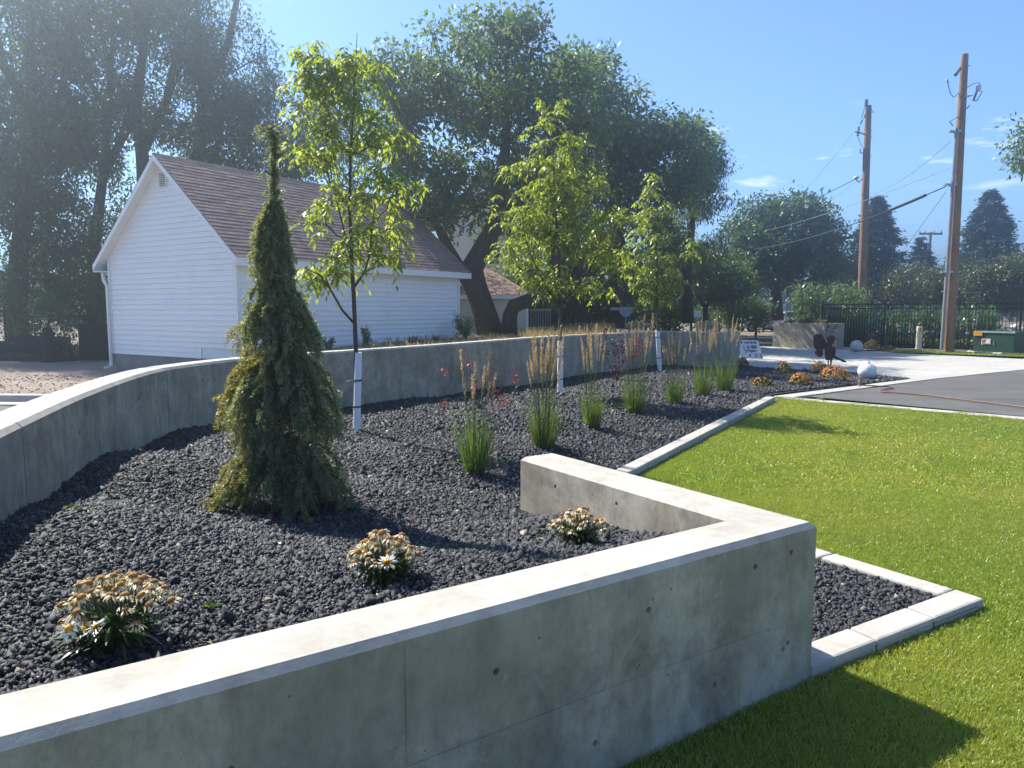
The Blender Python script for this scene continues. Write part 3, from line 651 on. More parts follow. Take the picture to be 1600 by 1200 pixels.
# kerb edging: one run of cast segments
edging = thing('concrete_edging', 'pale low concrete kerb between the black lava rock and the lawn', 'edging', (apex.x, apex.y, 0))
def kerb_run(a, b, n, h0=.075, h1=.075, w=.15, ext0=0, ext1=0):
    a, b = Vector(a), Vector(b); d = (b - a).normalized(); a = a - d * ext0; b = b + d * ext1; nn = Vector((-d.y, d.x)) * w; off = Vector((apex.x, apex.y)); L = (b - a).length
    for i in range(n):
        p, q = a + d * (L * i / n + .004) - off, a + d * (L * (i + 1) / n - .004) - off; z0 = h0 + (h1 - h0) * i / n; z1 = h0 + (h1 - h0) * (i + 1) / n
        o = MB().hexa([(*p, -.1), (*q, -.1), (*(q + nn), -.1), (*(p + nn), -.1)], [(*p, z0), (*q, z1), (*(q + nn), z1 + .004), (*(p + nn), z0 + .004)]).build('kerb_segment', M['kerb'], edging); bevel(o, .014, 2)
kerb_run(CO + U * .004, apex, 3, .062, .062); kerb_run(apex + V * .154, kturn, 4, .064, .068, ext1=.0); kerb_run(kturn, kend, 7, .08, .085)
# apex.. the second run starts after the first kerb's width

# ------------------------------------------------------------------ white garage
def shingle_mesh(mb, p0, along, up, L, H, course=.14, tab=.30, t=.012):
    """individual shingle tabs on a slope: p0 lower corner, unit vectors along and up, slope length H"""
    n = along.cross(up).normalized(); n = n if n.z > 0 else -n; rows = int(H / course)
    for r in range(rows):
        x = -random.random() * tab
        while x < L:
            w = tab * random.uniform(.75, 1.15); a, b = max(0, x), min(L, x + w - .006)
            if b - a > .03:
                h0 = r * course - random.uniform(0, .012); h1 = (r + 1) * course + .02; lift = t + random.uniform(0, .006)
                q = [p0 + along * a + up * h0, p0 + along * b + up * h0, p0 + along * b + up * h1, p0 + along * a + up * h1]
                mb.hexa([q[0] + n * .001, q[1] + n * .001, q[2] + n * .001, q[3] + n * .001], [q[0] + n * lift, q[1] + n * lift, q[2] + n * (t * .4), q[3] + n * (t * .4)])
            x += w
def garage():
    B = Vector((-6.15, 16.6, 0)); rz = math.atan2(.842, .539); root = thing('white_garage', 'white clapboard garage with brown shingle roof behind the curved wall', 'garage', B, rz)
    L, W, zt, zr, s0, s1 = 8.25, 5.17, 3.0, 5.22, .44, .66; sl = (zr - zt) / (W / 2)
    # foundation, stepped
    f = MB(); f.box((0.03, 1.4, -.4), (L - .03, W - .03, s0 - .002)); f.box((.03, .03, -.4), (L - .03, 1.399, s1 - .002)); f.build('foundation', M['found'], root)
    # wall body set behind the boards
    b = MB(); b.prism([(.02, .02, s0), (.02, W - .02, s0), (.02, W - .02, zt - .02), (.02, W / 2, zr - .06), (.02, .02, zt - .02)], (L - .04, 0, 0)); b.build('wall', M['white_vinyl'], root)
    ex = .128
    def board(pts_lo, pts_hi, out):    # lower edge proud, upper edge tucked in
        o = Vector(out); a, b_ = [Vector(p) for p in pts_lo], [Vector(p) for p in pts_hi]
        MB().hexa([a[0], a[1], a[1] + o * .03, a[0] + o * .03], [b_[0], b_[1], b_[1] + o * .005, b_[0] + o * .005]).build('siding_board', M['white_vinyl'], root)
    z = s0                             # gable wall (x = 0), facing -x
    while z < zr - .2:
        z2 = min(z + ex, zr - .1); ylo = .0 if z >= s1 - .01 else 1.4; yl0, yr0, yl1, yr1 = ylo, W, ylo, W
        if z2 > zt: k = (z2 - zt) / sl; yl1, yr1 = max(ylo, k), W - k; k0 = max(0, (z - zt) / sl); yl0, yr0 = max(ylo, k0), W - k0
        if yr1 - yl1 > .05: board([(.015, yr0, z), (.015, yl0, z)], [(.015, yr1, z2 - .002), (.015, yl1, z2 - .002)], (-1, 0, 0))
        z += ex
    z = s1                             # side wall (y = 0), facing -y
    while z < zt - .03:
        z2 = min(z + ex, zt); cuts_ = [0.0] + sorted(random.sample([1.6, 2.4, 3.2, 4.0, 4.9, 5.7, 6.6], 2)) + [L]
        for xa, xb in zip(cuts_, cuts_[1:]): board([(xa + .002, .015, z), (xb - .002, .015, z)], [(xa + .002, .015, z2 - .002), (xb - .002, .015, z2 - .002)], (0, -1, 0))
        z += ex
    for x, y, z0 in ((-.028, -.028, s1), (L - .05, -.028, s1), (-.028, W - .06, s0)):
        MB().box((x, y, z0), (x + .09, y + .09, zt - .05)).build('corner_trim', M['trim'], root)
    # roof: decks, shingles, rake boards, fascia
    ov, ro = .32, .22; e_z = zt - ov * sl + .02
    for side in (-1, 1):
        yb = -ov if side < 0 else W + ov
        deck = [(-ro, yb, e_z), (-ro, W / 2, zr + .02), (-ro, W / 2, zr - .06), (-ro, yb, e_z - .08)]
        rf = MB().prism(deck, (L + 2 * ro, 0, 0)).build('roof_deck', M['trim'], root)
        up = Vector((0, W / 2 - yb, zr + .02 - e_z)); H = up.length; up.normalize(); mb = MB(); shingle_mesh(mb, Vector((-ro - .02, yb, e_z)) - up * .02, Vector((1, 0, 0)), up, L + 2 * ro + .04, H)
        o = mb.build('shingles', M['shingle'], rf); o['kind'] = 'stuff'
        # rake board at the front gable
        n = Vector((0, -up.z, up.y)) if side < 0 else Vector((0, -up.z, up.y))
        dn = Vector((0, 0, -1)); a = Vector((-ro, yb, e_z)); c_ = Vector((-ro, W / 2, zr + .02))
        MB().prism([a + dn * .01, c_ + dn * .01, c_ + dn * .15, a + dn * .14], (-.025, 0, 0)).build('rake_board', M['trim'], root)
        MB().prism([a + dn * .01 + Vector((L + 2*ro + .025, 0, 0)), c_ + dn * .01 + Vector((L + 2*ro + .025, 0, 0)), c_ + dn * .15 + Vector((L + 2*ro + .025, 0, 0)), a + dn * .14 + Vector((L + 2*ro + .025, 0, 0))], (-.025, 0, 0)).build('rake_board', M['trim'], root)
        y0, y1 = (yb - .02, yb + .0) if side < 0 else (yb, yb + .02)
        MB().box((-ro - .02, y0, e_z - .19), (L + ro + .02, y1, e_z - .004)).build('fascia', M['trim'], root)
        ya, yb2 = (yb + .002, .02) if side < 0 else (W - .02, yb - .002)
        MB().box((-ro, ya, e_z - .185), (L + ro, yb2, e_z - .165)).build('soffit', M['trim'], root)
    cap = MB(); x = -ro - .02
    while x < L + ro: cap.add([(x, W/2 - .11, zr - .055), (x, W/2, zr + .052), (x, W/2 + .11, zr - .055), (x + .2, W/2 - .11, zr - .055), (x + .2, W/2, zr + .046), (x + .2, W/2 + .11, zr - .055)], [(0, 1, 4, 3), (1, 2, 5, 4), (0, 2, 1), (3, 4, 5), (0, 3, 5, 2)]); x += .195
    o = cap.build('ridge_cap', M['shingle'], root)
    # gable vent
    v = MB(); v.box((-.035, W/2 - .14, zr - .72), (-.008, W/2 + .14, zr - .36)); vent = v.build('gable_vent', M['trim'], root)
    for k in range(7): MB().prism([(-.038, W/2 - .11, zr - .69 + k * .045), (-.052, W/2 - .11, zr - .70 + k * .045), (-.038, W/2 - .11, zr - .665 + k * .045)], (0, .22, 0)).build('louvre', M['found'], vent)
    # downspout on the far left corner
    ds = MB(); ds.tube([(-ro + .2, W + ov - .04, e_z - .19), (-.1, W + .1, e_z - .40), (-.06, W + .03, e_z - .55), (-.06, W + .03, .12), (-.25, W + .03, .06)], .042, 6); ds.build('downspout', M['trim'], root)
    MB().box((L * .62, -ov + .1, e_z + .30), (L * .62 + .3, -ov + .38, e_z + .335)).build('roof_vent', M['trim'], root)
garage()
def back_house():
    # two-storey white house seen past the big trunk
    Y = 38; zt, zr = 5.35, 9.0; x0, x1 = P(700, 440, Y).x, P(838, 440, Y).x; xm = (x0 + x1) / 2 - .2; root = thing('white_house', 'white two-storey house with gable window behind the big tree trunk', 'house', (xm, Y, .3))
    b = MB(); hw = (x1 - x0) / 2
    b.prism([(-hw, 0, 0), (hw, 0, 0), (hw, 0, zt - .3), (.0, 0, zr - .3), (-hw, 0, zt - .3)], (0, 8, 0)); b.build('wall', M['white_vinyl'], root)
    ex = .17; z = 2.6
    while z < zr - .6:
        k = hw if z + ex < zt - .3 else hw * (zr - .3 - z - ex) / (zr - zt); 
        if k > .1: MB().hexa([(-k, -.002, z), (k, -.002, z), (k, -.03, z), (-k, -.03, z)], [(-k, -.002, z + ex - .002), (k, -.002, z + ex - .002), (k, -.01, z + ex - .002), (-k, -.01, z + ex - .002)]).build('siding_board', M['white_vinyl'], root)
        z += ex
    for s in (-1, 1):
        a, c_ = Vector((s * (hw + .5), -.4, zt - .3 - .5 * (zr - zt) / hw)), Vector((0, -.4, zr - .2)); n = Vector((0, 0, .16))
        r = MB().prism([a, c_, c_ + n, a + n], (0, 8.8, 0)).build('roof', M['shingle'], root)
        MB().prism([a - n * .8, c_ - n * .8, c_ + n * 1.02, a + n * 1.02], (0, -.03, 0)).build('rake_board', M['trim'], r)
    wp = P(772, 395, Y); wx, wz = wp.x - xm, wp.z - .3; ww, wh = .56, 1.15
    w = MB(); w.box((wx - ww/2 - .09, -.07, wz - wh/2 - .09), (wx + ww/2 + .09, -.031, wz + wh/2 + .09)); win = w.build('window', M['trim'], root)
    for i in (0, 1):
        for j in (0, 1, 2, 3):
            cx, cz = wx - ww/2 + ww/2 * i, wz - wh/2 + wh/4 * j; MB().box((cx + .015, -.082, cz + .02), (cx + ww/2 - .015, -.072, cz + wh/4 - .02)).build('pane', M['glass'], win)
    # dark brick band where the lower storey shows
    MB().box((-hw - .01, -.5, .0), (hw + .4, -.05, 2.5)).build('brick_storey', M['brick_brown'], root)
back_house()
def cream_shed():
    Y = 30.0; x0, x1 = P(700, 500, Y).x, P(824, 500, Y).x; zt = P(800, 461, Y).z; zr = P(760, 428, Y).z; root = thing('cream_outbuilding', 'low cream clapboard building with reddish hip roof behind the tree trunks', 'outbuilding', ((x0 + x1) / 2, Y, .3)); hw = (x1 - x0) / 2; zt -= .3; zr -= .3
    MB().box((-hw, 0, 0), (hw, 5, zt)).build('wall', M['cream_vinyl'], root); z = .1
    while z < zt - .05:
        z2 = min(zt, z + .13); MB().hexa([(-hw, -.002, z), (hw, -.002, z), (hw, -.024, z), (-hw, -.024, z)], [(-hw, -.002, z2 - .002), (hw, -.002, z2 - .002), (hw, -.008, z2 - .002), (-hw, -.008, z2 - .002)]).build('siding_board', M['cream_vinyl'], root); z += .13
    MB().box((hw - .06, -.04, 0), (hw + .03, .06, zt)).build('corner_trim', M['trim'], root)
    o = .3; e = [(-hw - o, -o, zt), (hw + o, -o, zt), (hw + o, 5 + o, zt), (-hw - o, 5 + o, zt)]; r = [(-hw * .35, 2.5, zr + .35), (hw * .35 - .6, 2.5, zr + .35)]
    rf = MB(); rf.add(e + r, [(0, 1, 5, 4), (1, 2, 5), (2, 3, 4, 5), (3, 0, 4), (3, 2, 1, 0)]); roof = rf.build('roof', M['shingle_red'], root)
    sm_ = MB(); p0 = Vector(e[0]); up = Vector((0, 2.5 + o, zr + .35 - zt)); H = up.length; up.normalize(); n = Vector((0, -up.z, up.y)); rows = int(H / .16)
    for k in range(rows):
        t0, t1 = k / rows, (k + 1) / rows; xa0, xb0 = e[0][0] + (r[0][0] - e[0][0]) * t1, e[1][0] + (r[1][0] - e[1][0]) * t1; x = xa0 + .01
        while x < xb0 - .02:
            w_ = min(random.uniform(.25, .4), xb0 - x); q = Vector((x, p0.y, p0.z)) + up * (H * t0); q2 = up * (H / rows); a = Vector((w_ - .01, 0, 0))
            sm_.hexa([q + n*.002, q + a + n*.002, q + a + q2 + n*.002, q + q2 + n*.002], [q + n*.018, q + a + n*.018, q + a + q2 + n*.008, q + q2 + n*.008]); x += w_
    so = sm_.build('shingles', M['shingle_red'], roof); so['kind'] = 'stuff'
    MB().box((-hw - o, -o - .025, zt - .15), (hw + o, -o - .002, zt - .003)).build('fascia', M['trim'], root); MB().box((-hw - o, -o, zt - .16), (hw + o, .0, zt - .12)).build('soffit', M['trim'], root)
cream_shed()

# ------------------------------------------------------------------ big trees
def lobe(px, py, rx, ry, Y, n, rr, depth=None):
    p = P(px, py, Y); k = Y / F; return (tuple(p), (rx * k, (depth if depth else (rx + ry) * .5 * k), ry * k), n, rr)
def tp(lst, Y): return [(P(x, y, Y if len(r) == 1 else r[1]), r[0]) for x, y, *r in lst]
Yb = 25.5
tree('broad_ash_tree', 'broad old ash tree with thick leaning double trunk beside the garage', tp([(768, 527, .50), (758, 490, .42), (744, 450, .40), (737, 420, .42), (752, 392, .34), (772, 355, .30), (784, 300, .26), (790, 230, .17), (792, 150, .09), (790, 90, .04)], Yb),
     [lobe(770, 110, 120, 85, Yb, 34, (.55, 1.0), 2.4), lobe(690, 190, 110, 95, Yb, 34, (.55, 1.0), 2.4), lobe(640, 130, 70, 55, Yb, 14, (.5, .8), 1.6), lobe(840, 220, 110, 120, Yb, 40, (.55, 1.0), 2.6), lobe(660, 290, 60, 60, Yb, 14, (.5, .8), 2),
      lobe(750, 300, 90, 60, Yb, 18, (.5, .85), 2.2), lobe(800, 55, 55, 30, Yb, 10, (.4, .7), 1.2), lobe(590, 110, 35, 30, Yb, 6, (.35, .6), 1), lobe(605, 200, 45, 60, Yb, 12, (.45, .75), 1.6), lobe(690, 335, 60, 35, Yb + 1, 12, (.45, .75), 1.8), lobe(860, 330, 70, 55, Yb + 1, 18, (.5, .8), 2), lobe(775, 345, 60, 25, Yb + 1.5, 8, (.4, .65), 1.6), lobe(890, 150, 60, 60, Yb + 1, 16, (.5, .9), 2)], (M['bark'], M['leaf_big']), .20, 290, group='tall broadleaf trees behind the garage',
     extra=[tp([(742, 455, .32), (722, 425, .22), (700, 385, .17), (676, 340, .13), (655, 290, .09)], Yb), tp([(795, 523, .30), (797, 492, .26), (803, 478, .26), (825, 470, .24), (848, 452, .20), (862, 425, .17), (876, 370, .14), (890, 300, .1)], Yb - .6), tp([(775, 350, .2), (810, 318, .15), (840, 280, .12), (860, 220, .07)], Yb)], tip=.016)
Yc = 32
tree('dark_broadleaf_tree', 'dark broad tree with straight trunk right of the old ash', tp([(968, 515, .34), (966, 440, .27), (968, 380, .24), (962, 310, .2), (950, 230, .13), (940, 160, .06)], Yc),
     [lobe(930, 170, 70, 70, Yc, 24, (.7, 1.2), 3), lobe(960, 250, 110, 80, Yc, 36, (.7, 1.25), 3), lobe(1020, 270, 80, 70, Yc, 26, (.6, 1.1), 2.5), lobe(900, 330, 90, 70, Yc, 24, (.7, 1.2), 3), lobe(920, 440, 100, 50, Yc + 2, 26, (.7, 1.2), 3), lobe(1000, 380, 60, 60, Yc, 16, (.6, 1), 2.4), lobe(905, 110, 45, 35, Yc, 8, (.6, .9), 2), lobe(850, 410, 70, 50, Yc + 2, 20, (.7, 1.1), 2.6), lobe(1050, 240, 55, 55, Yc + 1, 18, (.6, 1.0), 2.4)], (M['bark'], M['leaf_big']), .23, 240, group='tall broadleaf trees behind the garage', tip=.018)
Yw = 36
tree('willow_tree', 'feathery lighter willow at the right edge of the tree mass', tp([(1075, 505, .3), (1072, 430, .24), (1080, 360, .18), (1085, 290, .1), (1088, 230, .05)], Yw),
     [lobe(1085, 250, 40, 50, Yw, 22, (.5, .9), 2), lobe(1100, 300, 32, 50, Yw, 16, (.5, .9), 2), lobe(1060, 330, 50, 60, Yw, 22, (.5, .9), 2.2), lobe(1085, 400, 45, 50, Yw, 20, (.5, .9), 2), lobe(1030, 420, 55, 50, Yw, 20, (.6, 1), 2.2)], (M['bark'], M['leaf_big']), .20, 420, droop=1.2, asp=.26, tip=.014, shell=.6, group='tall broadleaf trees behind the garage')
# tall trees on the left, against the sun
Yl = 31
LT = [('tall tree at the far left edge with thick dark trunk', [(28, 560, .42), (26, 480, .36), (30, 400, .32), (42, 300, .26), (50, 180, .2), (48, 60, .14), (50, -90, .06)],
       [lobe(20, 60, 90, 90, 27, 30, (.8, 1.4), 3), lobe(60, 200, 90, 90, 27, 34, (.8, 1.4), 3), lobe(20, 330, 100, 90, 27, 34, (.8, 1.3), 3), lobe(-60, 180, 80, 150, 27, 24, (.9, 1.4), 3), lobe(50, -80, 90, 70, 27, 20, (.8, 1.3), 3), lobe(95, 390, 60, 60, 28, 18, (.6, 1), 2), lobe(60, 440, 60, 40, 28, 12, (.5, .8), 2)], 27),
      ('tall tree with forked limbs just left of the garage gable', [(150, 560, .3), (152, 470, .26), (148, 380, .22), (160, 280, .18), (170, 180, .14), (176, 60, .08), (180, -60, .04)],
       [lobe(150, 120, 70, 100, 30, 30, (.7, 1.2), 2.6), lobe(120, 280, 70, 90, 30, 30, (.7, 1.2), 2.6), lobe(150, 400, 50, 70, 30, 20, (.6, 1), 2.2), lobe(180, 0, 80, 80, 30, 24, (.7, 1.2), 2.6), lobe(110, 470, 50, 40, 29, 12, (.5, .9), 2)], 30),
      ('tall tree with dark upright limbs above the garage ridge', [(232, 560, .36), (230, 420, .32), (226, 300, .28), (222, 240, .25), (212, 180, .2), (224, 80, .14), (232, -40, .07)],
       [lobe(260, 60, 80, 80, Yl, 26, (.7, 1.25), 2.6), lobe(230, -40, 90, 60, Yl, 20, (.7, 1.2), 2.6), lobe(205, 170, 60, 60, Yl, 14, (.6, 1), 2.4), lobe(270, 200, 50, 60, Yl, 10, (.6, 1), 2.4)], Yl),
      ('tall tree standing behind the garage roof with spreading crown', [(318, 520, .4), (316, 360, .34), (310, 240, .28), (318, 150, .2), (310, 60, .12), (306, -20, .06)],
       [lobe(350, 110, 75, 80, Yl + 2, 30, (.7, 1.2), 2.8), lobe(300, 20, 70, 60, Yl + 2, 18, (.7, 1.1), 2.6), lobe(380, 200, 65, 55, Yl + 2, 26, (.7, 1.1), 2.6), lobe(330, 230, 90, 50, Yl + 2, 26, (.7, 1.2), 2.8), lobe(440, 260, 60, 60, Yl + 2, 18, (.6, 1.1), 2.4), lobe(400, 130, 35, 50, Yl + 2, 10, (.5, .9), 2), lobe(330, 330, 110, 60, Yl + 2, 16, (.8, 1.2), 2.8), lobe(520, 250, 70, 90, Yl + 3, 24, (.8, 1.2), 2.8), lobe(475, 200, 50, 60, Yl + 3, 14, (.6, 1.0), 2.2), lobe(555, 165, 50, 60, Yl + 4, 14, (.6, 1.0), 2.2)], Yl + 2)]
for lab, tr, lb, Y in LT:
    tree('tall_backlit_tree', lab, tp(tr, Y), lb, (M['bark'], M['leaf_left']), .19, 260, group='tall trees on the left', tip=.018, droop=.6, asp=.36, extra=[tp([(tr[3][0], tr[3][1], tr[3][2] * .8), (tr[3][0] + 38, tr[3][1] - 80, .16), (tr[3][0] + 60, tr[3][1] - 190, .09), (tr[3][0] + 66, tr[3][1] - 280, .04)], Y), tp([(tr[4][0], tr[4][1], tr[4][2] * .7), (tr[4][0] - 40, tr[4][1] - 70, .12), (tr[4][0] - 62, tr[4][1] - 160, .05)], Y)])
def bush(name, label, px, py, rx, ry, Y, n, rr, mat, leaf, per, group=None, z0=-.05, cat='bush', asp=.45):
    p = P(px, py, Y); k = Y / F; base = Vector((p.x, Y, z0)); tr = [(base, .05), (base.lerp(p, .4), .04), (base.lerp(p, .8), .03), (p, .015)]
    return tree(name, label, tr, [lobe(px, py, rx, ry, Y, n, rr)], (M['bark'], mat), leaf, per, cat, group, tip=.008, asp=asp, nside=6)
bush('leafy_shrub', 'sunlit green shrub under the trees left of the dark screen', 75, 500, 40, 42, 25, 26, (.3, .6), M['leaf_bush'], .12, 420, 'shrubs under the left trees')
bush('leafy_shrub', 'pale dry shrub beside the dark screen fence', 108, 522, 18, 28, 24, 14, (.25, .45), M['leaf_olive'], .10, 420, 'shrubs under the left trees')
bush('leafy_shrub', 'dark shrub at the far left edge', 5, 470, 40, 50, 25, 22, (.4, .7), M['leaf_left'], .13, 380, 'shrubs under the left trees')
bush('leafy_shrub', 'dark shrub mass behind the dark screen fence', 140, 470, 40, 50, 27, 24, (.4, .7), M['leaf_left'], .13, 380, 'shrubs under the left trees')

# right side background
tree('round_tree', 'large round dark green tree behind the reeds', tp([(1215, 500, .4), (1212, 450, .32), (1214, 400, .25), (1218, 350, .12)], 48), [lobe(1215, 375, 80, 60, 48, 60, (.9, 1.5), 4), lobe(1180, 420, 60, 45, 48, 26, (.8, 1.3), 3.5), lobe(1270, 410, 42, 50, 48, 22, (.8, 1.3), 3.5), lobe(1160, 355, 30, 25, 48, 8, (.6, 1), 2.5), lobe(1240, 335, 45, 25, 48, 14, (.7, 1.1), 3)], (M['bark'], M['leaf_far']), .26, 200, tip=.02)
tree('small_dark_tree', 'small dark tree with forked trunk in front of the hedge', tp([(1103, 508, .15), (1102, 480, .13), (1092, 465, .1), (1085, 450, .06)], 40), [lobe(1100, 430, 60, 36, 40, 34, (.6, 1.0), 2.4), lobe(1140, 440, 40, 40, 40, 20, (.6, 1.0), 2.2), lobe(1060, 450, 30, 30, 40, 10, (.5, .9), 2)], (M['bark'], M['leaf_far']), .2, 260, extra=[tp([(1103, 482, .1), (1112, 462, .07), (1122, 445, .04)], 40)], tip=.015)
bush('hedge_bush', 'dark bush behind the dry grass right of the cream building', 870, 470, 50, 45, 36, 30, (.6, 1), M['leaf_far'], .18, 260, 'dark bushes behind the wall')
bush('hedge_bush', 'dark bush below the straight trunk', 930, 485, 50, 35, 38, 26, (.6, 1), M['leaf_far'], .18, 260, 'dark bushes behind the wall')
bush('hedge_bush', 'dark bush behind the grey dish', 1010, 478, 55, 40, 40, 28, (.6, 1), M['leaf_far'], .18, 260, 'dark bushes behind the wall')
bush('hedge_bush', 'dark bush right of the white mailbox', 1140, 462, 45, 45, 46, 26, (.7, 1.1), M['leaf_far'], .2, 240, 'dark bushes behind the wall')
bush('hedge_bush', 'low dark bush just above the wall left of the dried sedums', 955, 498, 45, 22, 34, 20, (.4, .7), M['leaf_far'], .16, 300, 'dark bushes behind the wall')
bush('hedge_bush', 'low dark bush above the wall left of the white mailbox', 1045, 496, 40, 24, 39, 20, (.45, .8), M['leaf_far'], .17, 280, 'dark bushes behind the wall')
bush('hedge_bush', 'low dark bush under the small forked tree', 1110, 497, 30, 20, 44, 16, (.45, .8), M['leaf_far'], .18, 260, 'dark bushes behind the wall')
bush('hedge_bush', 'dark bush close behind the porch railing', 850, 492, 40, 34, 36, 22, (.5, .8), M['leaf_far'], .17, 280, 'dark bushes behind the wall')
bush('roadside_shrub', 'bright green shrub by the street left of the stop sign', 1145, 490, 24, 20, 42, 20, (.4, .7), M['leaf_bush'], .15, 330, 'bright shrubs by the street')
bush('roadside_shrub', 'bright green shrub below the stop sign', 1183, 486, 22, 22, 41, 20, (.4, .7), M['leaf_bush'], .15, 330, 'bright shrubs by the street')
def conifer(name, label, px, ptop, pbot, half, Y, mat=None, n=420, group='spruces beyond the fence', z0=-.05):
    top, bot = P(px, ptop, Y), P(px, pbot, Y); base = Vector((top.x, Y, z0)); H = top.z - z0; zb = bot.z - z0; k = half * Y / F; root = thing(name, label, 'tree', base, 0, group)
    mb = MB(); mb.tube([(0, 0, 0), (0, 0, H * .5), (0, 0, H * .98)], [.28, .16, .02], 8); vs = []
    for i in range(n):
        t = rng.uniform(0, 1) ** .8; z = zb * .6 + (H - zb * .6) * t; R = k * (1 - t) ** .8 * rng.uniform(.72, 1.12) + .12; a = rng.uniform(0, 6.283); dz = R * rng.uniform(-.25, .12)
        tipv = np.array([R * math.cos(a), R * math.sin(a), z + dz]); b0 = np.array([0, 0, z]); mb.tube([b0, (b0 + tipv) / 2 + np.array([0, 0, -.04 * R]), tipv], [.035, .02, .008], 4, cap=False)
        m = int(30 + 46 * R); s = rng.uniform(.2, 1, m) ** .7; pp = b0 + (tipv - b0) * s[:, None] + rng.normal(0, .09 + .05 * R, (m, 3)) * np.array([1, 1, .6]); out = (tipv - b0) / (np.linalg.norm(tipv - b0) + 1e-6)
        L = rng.uniform(.16, .34, m); vs.append(leaf_cards(pp, out + rand_dirs(m) * .7 + np.array([0, 0, -.25]), rand_dirs(m) + np.array([0, 0, .7]), L, L * .3))
    mb.build('trunk', M['bark'], root); v, f = join_np(vs); o = link_mesh('crown', np_mesh('crown', v, f), mat or M['needle_far'], root); o['kind'] = 'stuff'; return root
conifer('spruce_tree', 'tall pointed spruce behind the left utility pole', 1372, 308, 480, 68, 52, n=330)
conifer('spruce_tree', 'broad dark spruce at the right edge of the picture', 1548, 298, 460, 72, 56, n=340)
conifer('spruce_tree', 'small spruce low between the two utility poles', 1440, 372, 470, 40, 60, n=150)
tree('roadside_tree', 'leafy tree cut off by the right edge of the picture', tp([(1660, 560, .3), (1655, 400, .24), (1650, 250, .16), (1648, 150, .06)], 30), [lobe(1655, 220, 42, 65, 30, 26, (.6, 1.0), 1.8), lobe(1685, 320, 50, 60, 30, 14, (.6, 1), 1.8)], (M['bark'], M['leaf_big']), .19, 300, tip=.016)
for i, (px, py, rx, ry, Y, lab) in enumerate(((1545, 440, 60, 34, 40, 'olive green bush behind the thick utility pole'), (1600, 435, 50, 40, 41, 'olive green bush at the right edge beyond the fence'), (1470, 450, 40, 26, 44, 'olive green bush between the poles'), (1420, 445, 34, 30, 48, 'dark olive bush left of the far crossarm pole'))):
    bush('olive_bush', lab, px, py, rx, ry, Y, 36, (.6, 1.0), M['leaf_olive'], .17, 260, 'olive bushes beyond the fence')
def distant_trees():
    cs, rs = [], []
    for x in np.arange(-150, 190, 4.5):
        y = 105 + rng.uniform(-8, 12); h = rng.uniform(4.5, 8.5)
        for _ in range(8): cs.append((x + rng.normal(0, 2), y + rng.normal(0, 2), rng.uniform(.5, h))); rs.append(rng.uniform(1.3, 2.4))
    v, f = crown_leaves(np.array(cs), np.array(rs), 34, .75, .3, .5, .6); o = link_mesh('distant_trees', np_mesh('distant_trees', v, f), M['leaf_far']); tag(o, 'far-off line of dark trees on the horizon', 'trees', kind='stuff')
distant_trees()

